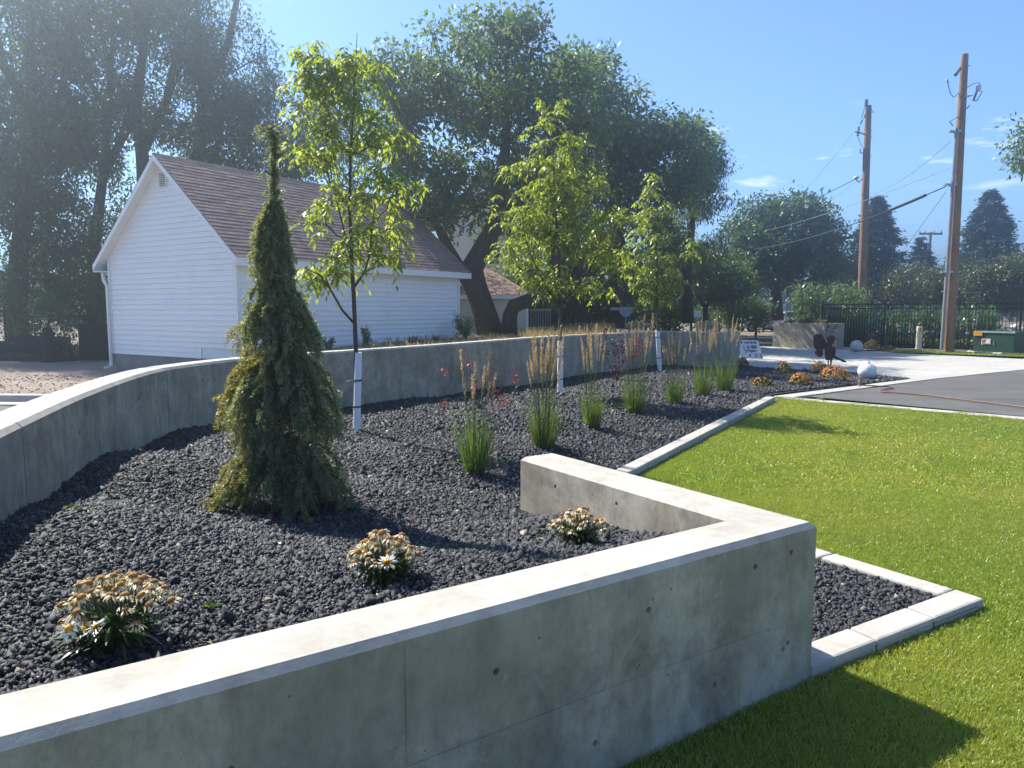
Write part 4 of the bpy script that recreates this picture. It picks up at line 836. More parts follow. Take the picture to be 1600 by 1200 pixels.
# ------------------------------------------------------------------ planting in the bed
def young_tree(label, basepx, lobes_px, leader, forks, guard_top, nleaf, wrap_r, ties, leaf_len=.095, thin=.72):
    b = bed_pt(*basepx); Y = b.y; root = thing('young_ash_tree', label, 'tree', b, 0, 'young trees in trunk guards'); rel = lambda px, py, dy=0: P(px, py, Y + dy) - b
    tr = [(rel(x, y), r) for x, y, r in leader]; mb = MB(); mb.tube([p for p, r in tr], [r for p, r in tr], 8)
    allnodes = list(tr)
    for fk in forks:
        pts = [(rel(x, y, d), r) for x, y, d, r in fk]; mb.tube([p for p, r in pts], [r for p, r in pts], 6); allnodes += pts[1:]
    cs = []
    for (px, py, rx, ry, n, dep) in lobes_px:
        p = rel(px, py); k = Y / F; n = max(3, int(n * thin)); d = rand_dirs(n) * rng.uniform(.1, 1, (n, 1)) ** .45; cs.append(np.array(p)[None] + d * np.array([rx * k, dep, ry * k]))
    cs = np.concatenate(cs); skeleton(allnodes[2:], cs, mb, .0042, .12, 4, 1.0); mb.build('trunk', M['bark_young'], root, smooth=True)
    ps, ax, nr, LL = [], [], [], []
    for c in cs:                                       # pinnate leaves hanging from the twig ends
        for _ in range(nleaf):
            a = rng.uniform(0, 6.283); el_ = rng.uniform(-.5, .5); o = np.array([math.cos(a) * math.cos(el_), math.sin(a) * math.cos(el_), math.sin(el_)]); rl = rng.uniform(.14, .24); o0 = c + rand_dirs(1)[0] * .07
            m = 7
            for i in range(m):
                t = .3 + .7 * (i // 2) / ((m - 1) / 2); pt = o0 + o * rl * t + np.array([0, 0, -.55 * rl * t * t]); tang = o + np.array([0, 0, -1.1 * t])
                side = np.cross(tang, [0, 0, 1]); side /= np.linalg.norm(side) + 1e-6; sgn = 0 if i == m - 1 else (1 if i % 2 else -1)
                ps.append(pt); ax.append(tang * .7 + side * sgn * .9 + np.array([0, 0, -.45]) + rng.normal(0, .15, 3)); nr.append(np.array([0, 0, 1.]) + rng.normal(0, .35, 3)); LL.append(leaf_len * rng.uniform(.7, 1.2))
    LL = np.array(LL); v, f = leaf_cards(np.array(ps), np.array(ax), np.array(nr), LL, LL * .38, .12); o = link_mesh('crown', np_mesh('crown', v, f), M['leaf_young'], root); o['kind'] = 'stuff'
    # spiral guard round the stem, with ties
    g1 = rel(*guard_top); g0 = Vector((0, 0, -.03)); gm = MB(); gm.tube([g0, g0.lerp(g1, .33), g0.lerp(g1, .66), g1], [wrap_r, wrap_r * .96, wrap_r * .97, wrap_r * .93], 12); gd = gm.build('trunk_guard', M['guard'], root, smooth=False)
    for k, (t, mat, tail) in enumerate(ties):
        p = g0.lerp(g1, t); tm = MB(); tm.tube([p - Vector((0, 0, .008)), p + Vector((0, 0, .008))], wrap_r + .006, 12)
        if tail: tm.tube([p + Vector((-wrap_r, -.01, 0)), p + Vector((-wrap_r - .045, -.02, .0)), p + Vector((-wrap_r - .075, -.02, -.012))], [.006, .006, .004], 5)
        tm.build('tie', M[mat], gd)
    return root
young_tree('tallest young ash tree in a white trunk guard, behind the weeping spruce', (557, 672),
    [(510, 95, 55, 35, 22, .3), (540, 120, 70, 45, 26, .35), (475, 140, 30, 40, 11, .25), (550, 190, 65, 45, 22, .35), (495, 225, 50, 30, 14, .3), (610, 200, 30, 30, 6, .2), (610, 270, 45, 30, 12, .3), (525, 300, 45, 25, 9, .3), (590, 320, 45, 25, 9, .3), (575, 365, 50, 24, 12, .3), (598, 398, 28, 18, 7, .2), (505, 340, 30, 14, 5, .2), (490, 430, 30, 14, 8, .2), (515, 415, 25, 20, 6, .2), (545, 395, 25, 20, 5, .2)],
    [(557, 672, .026), (556, 550, .025), (553, 470, .023), (549, 400, .020), (546, 320, .017), (548, 240, .014), (552, 160, .010), (556, 100, .006), (558, 52, .003)],
    [[(553, 505, 0, .013), (535, 485, -.1, .012), (515, 450, -.2, .011), (500, 430, -.25, .008), (478, 420, -.3, .005)], [(552, 450, 0, .014), (570, 425, .1, .013), (578, 395, .12, .011), (582, 350, .15, .009), (590, 290, .2, .006)], [(549, 410, 0, .011), (535, 350, .1, .009), (520, 290, .15, .007), (510, 220, .2, .005), (505, 140, .2, .004)]],
    (560, 551), 5, .042, [(.33, 'tie_dark', False), (.66, 'tie_dark', False), (.655, 'tie', True)], .09, .88)
young_tree('middle young ash tree with dense conical crown and white trunk guard', (875, 614),
    [(862, 175, 26, 26, 12, .3), (865, 225, 45, 30, 24, .4), (850, 270, 60, 35, 36, .5), (885, 290, 55, 35, 34, .5), (840, 325, 68, 35, 42, .55), (900, 350, 70, 40, 48, .6), (850, 385, 75, 35, 42, .55), (925, 395, 55, 35, 30, .5), (870, 430, 70, 28, 34, .5), (955, 345, 40, 35, 16, .4), (965, 320, 25, 25, 6, .3), (930, 440, 40, 20, 12, .4), (800, 330, 25, 30, 8, .3)],
    [(875, 614, .032), (875, 530, .031), (876, 475, .029), (874, 430, .022), (870, 360, .018), (866, 290, .014), (863, 220, .009), (862, 160, .004)],
    [[(876, 476, 0, .02), (862, 460, -.1, .018), (843, 430, -.2, .014), (828, 395, -.25, .009), (815, 350, -.3, .006)], [(876, 474, 0, .018), (895, 455, .1, .016), (915, 430, .15, .012), (935, 395, .2, .008), (955, 350, .25, .005)], [(876, 470, 0, .018), (868, 445, -.1, .014), (862, 400, -.2, .01), (860, 340, -.25, .006)]],
    (875.5, 533), 5, .05, [(.3, 'tie_dark', False), (.72, 'tie_dark', False)])
young_tree('smallest young ash tree, farthest along the bed, in a white guard', (1031, 580),
    [(1020, 285, 18, 22, 10, .3), (1022, 330, 30, 30, 18, .45), (1015, 370, 35, 30, 22, .5), (1025, 410, 45, 30, 30, .55), (1010, 440, 38, 25, 22, .5), (1045, 430, 35, 25, 18, .5), (1030, 462, 30, 16, 12, .4), (1078, 385, 12, 14, 4, .2), (990, 400, 20, 30, 8, .3)],
    [(1031, 580, .036), (1028, 518, .034), (1026, 470, .03), (1026, 410, .022), (1024, 350, .015), (1021, 275, .006)],
    [[(1026, 472, 0, .02), (1045, 455, -.1, .014), (1062, 425, -.2, .01), (1076, 390, -.2, .006)], [(1026, 460, 0, .018), (1012, 430, .1, .013), (1000, 390, .2, .007)]],
    (1027.5, 517), 6, .058, [(.35, 'tie_dark', False), (.85, 'tie_dark', False)], .115, .62)

def weeping_spruce():
    b = bed_pt(440, 792); Y = b.y; k = Y / F; root = thing('weeping_spruce', 'narrow weeping spruce with drooping skirts in front of the curved wall', 'tree', b); X0 = 440
    def at(px, py, d=0): q = P(px, py, Y) - b; return np.array([q.x, d, q.z])
    spine = [at(436, 792), at(434, 700), at(432, 600), at(436, 500), at(430, 420), at(426, 350), at(427, 280), at(430, 225), at(424, 198)]; mb = MB(); mb.tube(spine, [.035, .032, .028, .024, .02, .015, .011, .008, .004], 8)
    sp_z = np.array([s[2] for s in spine]); 
    def spx(z): return np.array([np.interp(z, sp_z, [s[0] for s in spine]), 0, z])
    # skirt outline: image row -> left and right reach in pixels from the spine
    prof = [(192, 4, 6), (235, 14, 16), (290, 14, 16), (335, 12, 12), (360, 18, 16), (400, 33, 29), (440, 38, 34), (462, 36, 36), (500, 50, 48), (535, 70, 68), (555, 62, 66), (580, 55, 66), (620, 66, 82), (650, 92, 90), (680, 75, 100), (700, 60, 112), (720, 55, 104), (745, 70, 90), (770, 95, 104), (792, 118, 110)]
    pr = np.array(prof, float); zs = np.array([at(430, r[0])[2] for r in prof]); o = np.argsort(zs)
    reach = lambda z, c: (np.interp(z, zs[o], pr[o, 1]) * (c < 0) + np.interp(z, zs[o], pr[o, 2]) * (c >= 0)) * k
    shoots = []                                               # (start, direction, length, sunlit?)
    def branch(z0, ang, R, fall, light, sl):
        s = spx(z0); d = np.array([math.cos(ang), math.sin(ang), 0]); pts = []
        for t in np.linspace(0, 1, 9):
            out = R * (1 - (1 - t) ** 1.8); pts.append(s + d * out + np.array([0, 0, .03 * math.sin(t * 3) - fall * t ** 1.6]))
        pts = [np.array([p[0], p[1], max(p[2], .015 + .03 * rng.random())]) for p in pts]; mb.tube(pts, np.linspace(.008, .003, 9), 4, cap=False)
        for i in range(1, 9):
            for _ in range(3 if R > .12 else 2):
                p = pts[i] + rng.normal(0, .012, 3); tang = pts[i] - pts[i-1]; tang /= np.linalg.norm(tang) + 1e-9
                dv = tang * .7 + d * rng.uniform(.0, .8) + np.array([0, 0, -1.0]) * rng.uniform(.1, 1.0) + rng.normal(0, .45, 3); dv /= np.linalg.norm(dv)
                L = rng.uniform(.5, 1.05) * sl; p_end = p + dv * L
                if p_end[2] < .01: dv[2] = abs(dv[2]) * .1
                shoots.append((p, dv, L, light))
    zmax = zs.max()
    # drooping skirts: (image row where the limbs leave, row where they end, limbs, shoot length)
    for r0, r1, nb, sl in ((318, 352, 12, .035), (335, 400, 34, .05), (350, 430, 44, .06), (372, 455, 34, .06), (440, 505, 26, .055), (458, 520, 34, .06), (478, 545, 50, .07), (500, 575, 40, .07), (560, 620, 40, .07), (575, 650, 50, .08), (600, 690, 56, .08), (640, 710, 44, .08), (690, 750, 40, .08), (705, 780, 56, .085), (730, 792, 60, .085)):
        z0, z1 = at(430, r0)[2], at(430, r1)[2]
        for i in range(int(nb * .74)):
            ang = rng.uniform(0, 6.283); f0 = rng.uniform(.3, 1.0); zt = max(.02, z0 + (z1 - z0) * f0 + rng.normal(0, .02)); R = (1.12 if r0 > 550 else 1.0) * reach(zt, math.cos(ang)) * rng.uniform(.45, 1.1) * (.74 + .26 * abs(math.cos(ang))) - sl * .4
            lit = math.cos(ang - 2.5) > .3 and rng.random() < .8 and r0 > 470  # yellow needles on sunward limbs only: sunlight put into the colour
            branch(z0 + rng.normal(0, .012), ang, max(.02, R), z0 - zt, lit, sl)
    for px, py, sgn, L in ((424, 200, -1, .085), (424, 199, 1, .10), (425, 208, -1, .09), (426, 214, -1, .075), (428, 212, 1, .085), (430, 232, -1, .06), (428, 250, -1, .06), (430, 245, 1, .07), (428, 275, -1, .06), (428, 270, 1, .05), (427, 300, -1, .05), (427, 300, 1, .05)):
        p = at(px, py); q = p + np.array([sgn * L * .6, rng.normal(0, .02), .015]); shoots.append((p, q - p, L * .65, False)); shoots.append((q, np.array([sgn * .7, 0, -.5]), L * .55, False)); mb.tube([p, q], .004, 4)
    for z in np.linspace(.62, .985, 46) * zmax:
        for _ in range(3): a = rng.uniform(0, 6.283); shoots.append((spx(z), np.array([math.cos(a), math.sin(a), rng.uniform(-.6, .5)]), rng.uniform(.015, .034), False))
    mb.build('trunk', M['bark_young'], root, smooth=True)
    for name, mat, flag in (('needles', M['needle'], False), ('sunlit_needles', M['needle_sunlit'], True)):
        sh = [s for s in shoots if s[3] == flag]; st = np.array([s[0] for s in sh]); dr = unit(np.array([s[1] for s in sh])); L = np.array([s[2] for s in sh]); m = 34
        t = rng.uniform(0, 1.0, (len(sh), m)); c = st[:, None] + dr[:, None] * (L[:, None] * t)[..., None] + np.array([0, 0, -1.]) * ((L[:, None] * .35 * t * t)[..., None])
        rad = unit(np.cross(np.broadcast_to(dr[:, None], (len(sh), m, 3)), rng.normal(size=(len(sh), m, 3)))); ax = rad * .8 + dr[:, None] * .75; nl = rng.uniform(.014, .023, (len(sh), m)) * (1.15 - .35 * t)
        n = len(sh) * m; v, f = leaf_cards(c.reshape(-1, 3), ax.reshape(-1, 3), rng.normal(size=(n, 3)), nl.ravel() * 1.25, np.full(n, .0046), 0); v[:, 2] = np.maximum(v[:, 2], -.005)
        ob = link_mesh('crown' if not flag else 'sunlit_yellow_crown', np_mesh(name, v, f), mat, root); ob['kind'] = 'stuff'
    root['label'] = 'narrow weeping spruce with drooping skirts in front of the curved wall'
weeping_spruce()

def feather_grass(label, px, py, green_h, stem_h, n_stem, spread=.10, lean=0, nblade=240, loose=26):
    b = bed_pt(px, py); root = thing('feather_reed_grass', label, 'ornamental grass', b, 0, 'feather reed grasses in the bed'); n = int(nblade * 1.15)
    a = rng.uniform(0, 6.283, n); r = spread * .8 * np.sqrt(rng.uniform(0, 1, n)); base = np.stack([r * np.cos(a), r * np.sin(a), np.full(n, -.01)], 1); d = np.stack([np.cos(a) * rng.uniform(.0, .36, n), np.sin(a) * rng.uniform(.0, .36, n), np.ones(n)], 1)
    p1 = strips(base, d, green_h * rng.uniform(.45, 1.4, n), rng.uniform(.0, .34, n) ** 1.0, rng.uniform(.004, .0075, n), 4)
    m = loose; a = rng.uniform(0, 6.283, m); base2 = np.stack([.04 * np.cos(a), .04 * np.sin(a), np.full(m, .02)], 1); d2 = np.stack([np.cos(a), np.sin(a), rng.uniform(.7, 1.2, m)], 1)
    p2 = strips(base2, d2, green_h * rng.uniform(.6, .95, m), rng.uniform(.45, .75, m), rng.uniform(.003, .005, m), 6); v, f = join_np([p1, p2]); v[:, 2] = np.maximum(v[:, 2], .0)
    ob = link_mesh('blades', np_mesh('blades', v, f), M['feather'], root); ob['kind'] = 'stuff'
    stems, gstems, plumes = MB(), MB(), []
    for i in range(n_stem):
        a = rng.uniform(0, 6.283); t = spread * math.sqrt(rng.random()); s = Vector((math.cos(a) * t * .4, math.sin(a) * t * .4, 0)); h = stem_h * rng.uniform(.72, 1.06); e = Vector((math.cos(a) * t * 1.9 + lean * h, math.sin(a) * t * 1.3, h)); mid = s.lerp(e, .5) * 1.0
        (gstems if True else stems).tube([s, mid, s.lerp(e, .8)], [.0026, .0024, .002], 4, cap=False); stems.tube([s.lerp(e, .8), e], [.002, .0012], 4, cap=False); pl = h * rng.uniform(.22, .34); q = 110; tt = rng.uniform(0, 1, q); ax = np.array((e - s).normalized()); c = np.array(e)[None] - ax[None] * (pl * tt)[:, None]
        w = .015 * np.sin(np.clip(tt * 1.05 + .08, 0, 1) * math.pi) ** .6; c = c + rand_dirs(q) * w[:, None] * .7; plumes.append(leaf_cards(c, ax[None] + rand_dirs(q) * .35, rand_dirs(q), rng.uniform(.016, .034, q), np.full(q, .006), 0))
    stems.build('stem_tips', M['plume'], root)['kind'] = 'stuff'; gstems.build('stems', M['feather'], root)['kind'] = 'stuff'
    if plumes: v, f = join_np(plumes); link_mesh('seed_plumes', np_mesh('seed_plumes', v, f), M['plume'], root)['kind'] = 'stuff'
feather_grass('feather grass with faint plumes nearest the short wall end', 743, 738, .52, .98, 10, .10, 0, 260)
feather_grass('feather grass with the thickest tan plumes, beside the middle trunk guard', 850, 698, .50, 1.18, 30, .12, 0, 280)
feather_grass('feather grass with tall tan plumes right of the middle trunk guard', 926, 668, .52, 1.22, 16, .11, 0, 230)
feather_grass('feather grass with arching loose blades in front of the burgundy shrub', 992, 646, .62, 1.35, 14, .14, 0, 260, 46)
feather_grass('small feather grass clump in front of the smallest trunk guard', 1055, 630, .52, 1.15, 14, .14, 0, 220)
feather_grass('feather grass clump right of the smallest trunk guard', 1097, 618, .60, 1.3, 14, .15, 0, 240, 40)
feather_grass('feather grass clump closest to the wall end', 1131, 610, .66, 1.42, 18, .16, 0, 260, 40)

def red_shrub(label, px, py, twigs, mat, leaf=.05, name='red_leaf_shrub'):
    b = bed_pt(px, py); Y = b.y; root = thing(name, label, 'shrub', b, 0, 'red leaved shrubs in the bed'); mb = MB(); ps, ax, nr = [], [], []
    for tw in twigs:
        pts = [P(x, y, Y + dy) - b for x, y, dy in tw[0]]; mb.tube(pts, np.linspace(.008, .003, len(pts)), 5, cap=False)
        for (x, y, rx, ry, n) in tw[1]:
            c = np.array(P(x, y, Y + tw[0][-1][2]) - b); k = Y / F; q = c + rng.normal(0, .5, (n, 3)) * np.array([rx * k, .05, ry * k]); ps.append(q); ax.append(rand_dirs(n) + np.array([0, 0, .2])); nr.append(rand_dirs(n) + np.array([0, 0, .5]))
    mb.build('stems', M['bark_young'], root); ps, ax, nr = map(np.concatenate, (ps, ax, nr)); L = leaf * rng.uniform(.6, 1.2, len(ps)); v, f = leaf_cards(ps, ax, nr, L, L * .55, .1); v[:, 2] = np.maximum(v[:, 2], .005); ob = link_mesh('leaves', np_mesh('leaves', v, f), mat, root); ob['kind'] = 'stuff'
red_shrub('sparse red-leaved shrub with arching bare twigs, left of the middle tree', 752, 640,
    [([(752, 640, 0), (738, 600, 0), (732, 560, 0), (730, 545, 0)], [(732, 570, 9, 16, 34), (726, 545, 7, 6, 8)]), ([(752, 638, 0), (745, 615, 0), (740, 600, 0)], [(741, 602, 8, 16, 34)]), ([(752, 636, 0), (765, 618, 0), (775, 600, 0), (778, 588, 0)], [(772, 600, 10, 18, 40)]), ([(752, 640, 0), (770, 615, 0), (790, 602, 0), (802, 598, 0)], [(805, 592, 8, 15, 44)]),
     ([(752, 640, 0), (735, 622, 0), (718, 621, 0), (697, 634, 0)], [(694, 630, 8, 11, 34)]), ([(752, 640, 0), (763, 625, 0), (772, 638, 0)], [(785, 628, 14, 14, 60), (776, 640, 9, 6, 20)]), ([(752, 640, 0), (725, 600, 0), (700, 583, 0)], [(692, 582, 12, 6, 34)]), ([(752, 636, 0), (760, 590, 0), (764, 556, 0)], [(764, 558, 6, 10, 12), (762, 582, 9, 8, 16)])], M['red_leaf'], .038)
red_shrub('upright burgundy-leaved shrub against the back wall', 963, 594,
    [([(963, 594, 0), (961, 570, 0), (960, 535, 0)], [(960, 545, 9, 16, 60), (960, 572, 10, 16, 70), (963, 588, 9, 8, 40)]), ([(963, 594, 0), (972, 565, 0), (972, 535, 0)], [(972, 538, 6, 14, 36), (974, 560, 10, 16, 50)]), ([(963, 594, 0), (984, 570, 0), (990, 545, 0)], [(988, 552, 7, 14, 36)]), ([(963, 594, 0), (948, 560, 0), (944, 515, 0)], [(945, 520, 7, 12, 24), (946, 550, 6, 12, 20)])], M['wine_leaf'], .07)
red_shrub('small orange-red shrub behind the feather grass plumes at the back wall', 1003, 590, [([(1003, 590, 0), (1000, 560, 0), (998, 530, 0)], [(1000, 535, 9, 8, 44), (996, 550, 8, 8, 24)])], M['red_leaf'], .06)

# daisies: foliage plus countable flower heads
def head_mesh(name, fresh, r=.02, n=15):
    ps, ax, nr = [], [], []
    for i in range(n):
        a = 6.283 * i / n + rng.normal(0, .1); dz = rng.uniform(-.25, .15) if fresh else rng.uniform(-1.8, -.5); ps.append((.62 * r * math.cos(a), .62 * r * math.sin(a), 0)); ax.append((math.cos(a), math.sin(a), dz)); nr.append((0 + rng.normal(0, .2), rng.normal(0, .2), 1))
    L = np.full(n, r * (1.5 if fresh else 1.1)) * rng.uniform(.75, 1.1, n); v, f = leaf_cards(np.array(ps), np.array(ax), np.array(nr), L, L * .34, .1); me = np_mesh(name, v, f); me.materials.append(M['petal_white' if fresh else 'petal_cream']); return me
heads = [head_mesh('daisy_petals', i == 0) for i in range(4)]
disc_me = MB().lathe([(.0125, -.003), (.0135, .0), (.0115, .005), (.0065, .0085), (.0005, .0095)], 10).mesh('daisy_disc', True); disc_me.materials.append(M['disc'])
disc_fr = disc_me.copy(); disc_fr.materials.clear(); disc_fr.materials.append(M['disc_fresh'])
def daisy(label, px, py, R, H, nhead, fresh_n, seed):
    b = bed_pt(px, py); root = thing('daisy_plant', label, 'flowering plant', b, 0, 'daisies along the front wall'); n = 190; a = rng.uniform(0, 6.283, n); r = R * .35 * np.sqrt(rng.uniform(0, 1, n))
    base = np.stack([r * np.cos(a), r * np.sin(a), rng.uniform(0, H * .45, n)], 1); d = np.stack([np.cos(a), np.sin(a), rng.uniform(.1, 1.3, n)], 1); wp = np.array([.35, .8, 1, .75, .1])
    v, f = strips(base, d, rng.uniform(.45, .85, n) * R, rng.uniform(.1, .55, n), rng.uniform(.012, .022, n), 4, wp, np.arctan2(d[:, 1], d[:, 0]) + 1.57); v[:, 2] = np.maximum(v[:, 2], .004); link_mesh('foliage', np_mesh('foliage', v, f), M['daisy_leaf'], root)['kind'] = 'stuff'
    st = MB(); pos = []
    tries = 0
    while len(pos) < nhead and tries < 4000:
        tries += 1; a = rng.uniform(0, 6.283); q = R * math.sqrt(rng.random()); x, y = q * math.cos(a), q * math.sin(a) * .85; z = H * (1.0 - .45 * (q / R) ** 2) * rng.uniform(.82, 1.07)
        if all((x - u)**2 + (y - w)**2 + (z - t)**2 > .026 ** 2 for u, w, t in pos): pos.append((x, y, z))
    pos.sort(key=lambda p: p[1])
    for i, (x, y, z) in enumerate(pos):
        st.tube([(x * .3, y * .3, 0), (x * .75, y * .75, z * .6), (x, y, z - .002)], .0022, 4, cap=False); fresh = i < fresh_n
        h = link_mesh('flower_head', heads[0] if fresh else heads[1 + i % 3], None, root); h.location = (x, y, z); tl = (x / R * .5 + rng.normal(0, .15), y / R * .5 + rng.normal(0, .15)); s = rng.uniform(.8, 1.15)
        h.rotation_euler = (-tl[1] + (.5 if fresh else .1), tl[0], rng.uniform(0, 6.28)); h.scale = (s, s, s); dd = link_mesh('disc', disc_fr if fresh else disc_me, None, h)
    st.build('stems', M['daisy_leaf'], root)['kind'] = 'stuff'
daisy('largest fading daisy clump, nearest the left end of the wall', 183, 1008, .165, .215, 52, 3, 1)
daisy('fading daisy clump with one fresh white bloom, middle of the three', 602, 905, .13, .175, 36, 1, 2)
daisy('fading daisy clump inside the corner of the short wall', 905, 853, .125, .18, 32, 0, 3)

def mum(label, px, py, R, H, n=210, pt=None):
    b = pt or bed_pt(px, py); root = thing('orange_chrysanthemum', label, 'flowering plant', b, 0, 'orange chrysanthemums'); m = 420; d = rand_dirs(m); d[:, 2] = np.abs(d[:, 2]); rr = rng.uniform(.3, 1, (m, 1)) ** .5; L = rng.uniform(.03, .06, m)
    v, f = leaf_cards(d * rr * np.array([R, R, H]) * .92, d + rand_dirs(m) * .5, rand_dirs(m) + np.array([0, 0, .6]), L, L * .6); v[:, 2] = np.maximum(v[:, 2], .005); link_mesh('foliage', np_mesh('foliage', v, f), M['mum_leaf'], root)['kind'] = 'stuff'
    d = rand_dirs(n); d[:, 2] = np.abs(d[:, 2]) * .9 + .25; d = unit(d); c = d * np.array([R, R, H]) * rng.uniform(.93, 1.06, (n, 1)); q = 7; a = np.arange(q) * 6.283 / q; t1 = unit(np.cross(d, rng.normal(size=(n, 3)))); t2 = np.cross(d, t1)
    ax = t1[:, None] * np.cos(a)[None, :, None] + t2[:, None] * np.sin(a)[None, :, None] + d[:, None] * .35; L = np.full(n * q, .021) * rng.uniform(.7, 1.2, n * q); v, f = leaf_cards(np.repeat(c, q, 0), ax.reshape(-1, 3), np.repeat(d, q, 0), L, L * .6, 0); link_mesh('blossoms', np_mesh('blossoms', v, f), M['mum'], root)['kind'] = 'stuff'
    MB().tube([(0, 0, -.02), (0, 0, H * .6)], [.012, .006], 5).build('stem', M['daisy_leaf'], root)
mum('dim chrysanthemum in the shade nearest the wall end, front of the row', 1191, 604, .20, .20, 60)
mum('tall dark-leaved chrysanthemum by the pad edge with few blossoms', 1225, 584, .19, .33, 60)
mum('round chrysanthemum in the middle of the bed tip', 1250, 602, .22, .25)
mum('orange chrysanthemum in front of the statue, left of the biggest', 1279, 584, .22, .30)
mum('biggest orange chrysanthemum below the rusty statue', 1304, 596, .33, .34, 330)
mum('chrysanthemum peeking past the concrete wall end', 1160, 573, .17, .26)
pv = G(1362, 546); mum('chrysanthemum by the far concrete ball', 0, 0, .32, .36, 130, pv)
pv = G(1388, 546); mum('low chrysanthemum right of the far concrete ball', 0, 0, .25, .16, 80, pv)

# dry sedum heads and dry grass behind the wall
def sedum(label, px, Y, R):
    b = Vector((P(px, 510, Y).x, Y, bank_z(P(px, 510, Y).x, Y) - .02)); root = thing('dried_sedum', label, 'dry plant', b, 0, 'dried sedums behind the wall'); zt = P(px, 510, Y).z - b.z; m = 900; d = rand_dirs(m); d[:, 2] = np.abs(d[:, 2]); c = d * np.array([R, R * .7, .2]) * rng.uniform(.5, 1, (m, 1)) + np.array([0, 0, zt - .06])
    v, f = leaf_cards(c, d + rand_dirs(m), rand_dirs(m), rng.uniform(.03, .06, m), np.full(m, .035)); link_mesh('flower_heads', np_mesh('flower_heads', v, f), M['sedum'], root)['kind'] = 'stuff'; st = MB()
    for i in range(24): a = rng.uniform(0, 6.283); r = R * math.sqrt(rng.random()); st.tube([(.3 * r * math.cos(a), .3 * r * math.sin(a), 0), (r * math.cos(a), r * .7 * math.sin(a), zt)], .006, 4)
    st.build('stems', M['dry'], root)['kind'] = 'stuff'
sedum('dried cream sedum behind the wall, just right of the smallest tree', 995, 20.9, .36); sedum('dried cream sedum behind the wall near its far end', 1108, 20.5, .42)
def dry_grass():
    bs, hs = [], []
    for i in range(2600):
        px = rng.choice([rng.uniform(820, 955), rng.uniform(760, 830), rng.uniform(560, 1000)], p=[.68, .12, .2]); Y = rng.uniform(16.8, 24); x = P(px, 520, Y).x
        if not inside(bank_poly, np.array([x]), np.array([Y]))[0]: continue
        bs.append((x, Y, bank_z(x, Y) - .02)); hs.append(rng.uniform(.15, .42) * (1.25 if 820 < px < 955 else .6))
    b = np.array(bs); n = len(b); rep = 6; b = np.repeat(b, rep, 0) + rng.normal(0, .07, (n * rep, 3)) * np.array([1, 1, 0]); h = np.repeat(hs, rep) * rng.uniform(.6, 1.1, n * rep)
    v, f = strips(b, rand_dirs(n * rep) * .35 + np.array([0, 0, 1.]), h, rng.uniform(0, .3, n * rep), rng.uniform(.008, .016, n * rep), 3, np.array([.7, .7, 1, .3])); tag(link_mesh('dry_grass', np_mesh('dry_grass', v, f), M['dry']), 'tall dry straw-coloured grass on the bank behind the wall', 'grass', kind='stuff')
dry_grass()
def weed(label, px, ptop, Y, w, n=60, mat='leaf_olive'):
    x = P(px, 500, Y).x; z0 = bank_z(x, Y) - .03; h = P(px, ptop, Y).z - z0; root = thing('weed', label, 'weed', (x, Y, z0), 0, 'weeds by the garage'); st = MB(); ps = []
    for i in range(7): a = rng.uniform(0, 6.283); e = np.array([w * math.cos(a) * .8, w * math.sin(a) * .8, h * rng.uniform(.7, 1)]); st.tube([(0, 0, 0), e * .5 + np.array([0, 0, h * .1]), e], [.012, .008, .004], 4); t = rng.uniform(.2, 1, n); ps.append(e[None] * t[:, None] + rng.normal(0, w * .22, (n, 3)))
    st.build('stems', M['leaf_olive'], root); p = np.concatenate(ps); p[:, 2] = np.maximum(p[:, 2], .02); m = len(p); L = rng.uniform(.05, .10, m); v, f = leaf_cards(p, rand_dirs(m) + np.array([0, 0, .4]), rand_dirs(m), L, L * .4); link_mesh('leaves', np_mesh('leaves', v, f), M[mat], root)['kind'] = 'stuff'
weed('bushy green weed at the far corner of the garage', 728, 492, 22.6, .38, 130, 'leaf_bush'); weed('thin upright weed against the garage side wall', 571, 512, 17.6, .12, 40); weed('low weed clump under the garage side wall', 645, 530, 19.5, .22, 40); weed('thin weed left of the tallest young tree', 512, 528, 16.6, .15, 26); weed('slender weed near the garage corner weed', 682, 526, 20.6, .1, 26)

# leaf litter and tiny sprouts on the rock
n = 420; x = rng.uniform(-3.2, 6, 6000); y = 1.6 + 15 * rng.uniform(0, 1, 6000) ** 1.6; k_ = inside(stone_poly, x, y); x, y = x[k_][:n], y[k_][:n]; n = len(x); L = rng.uniform(.012, .035, n)
v, f = leaf_cards(np.stack([x, y, bed_z(x, y) + .012], 1), rand_dirs(n) * np.array([1, 1, .25]), rand_dirs(n) * .5 + np.array([0, 0, 1.]), L, L * .45); tag(link_mesh('leaf_litter', np_mesh('leaf_litter', v, f), M['dry']), 'small dry leaf bits scattered over the black rock', 'leaf litter', kind='stuff')
def sprout(label, px, py, h):
    b = bed_pt(px, py); root = thing('weed_sprout', label, 'weed', b, 0, 'weed sprouts in the rock'); m = 26; a = rng.uniform(0, 6.28, m); d = np.stack([np.cos(a), np.sin(a), rng.uniform(.3, 1.2, m)], 1); v, f = leaf_cards(np.zeros((m, 3)) + d * h * .2, d, rand_dirs(m) + np.array([0, 0, 1.]), rng.uniform(.4, 1, m) * h, np.full(m, h * .25)); link_mesh('leaves', np_mesh('leaves', v, f), M['leaf_bush'], root)['kind'] = 'stuff'; MB().tube([(0, 0, -.01), (0, 0, h * .5)], .002, 4).build('stem', M['daisy_leaf'], root)
sprout('tiny green weed in the rock near the curved wall', 110, 797, .04); sprout('tiny green weed right of the largest daisy clump', 330, 952, .035); sprout('tiny green weed between the middle daisies and the short wall', 706, 786, .03)

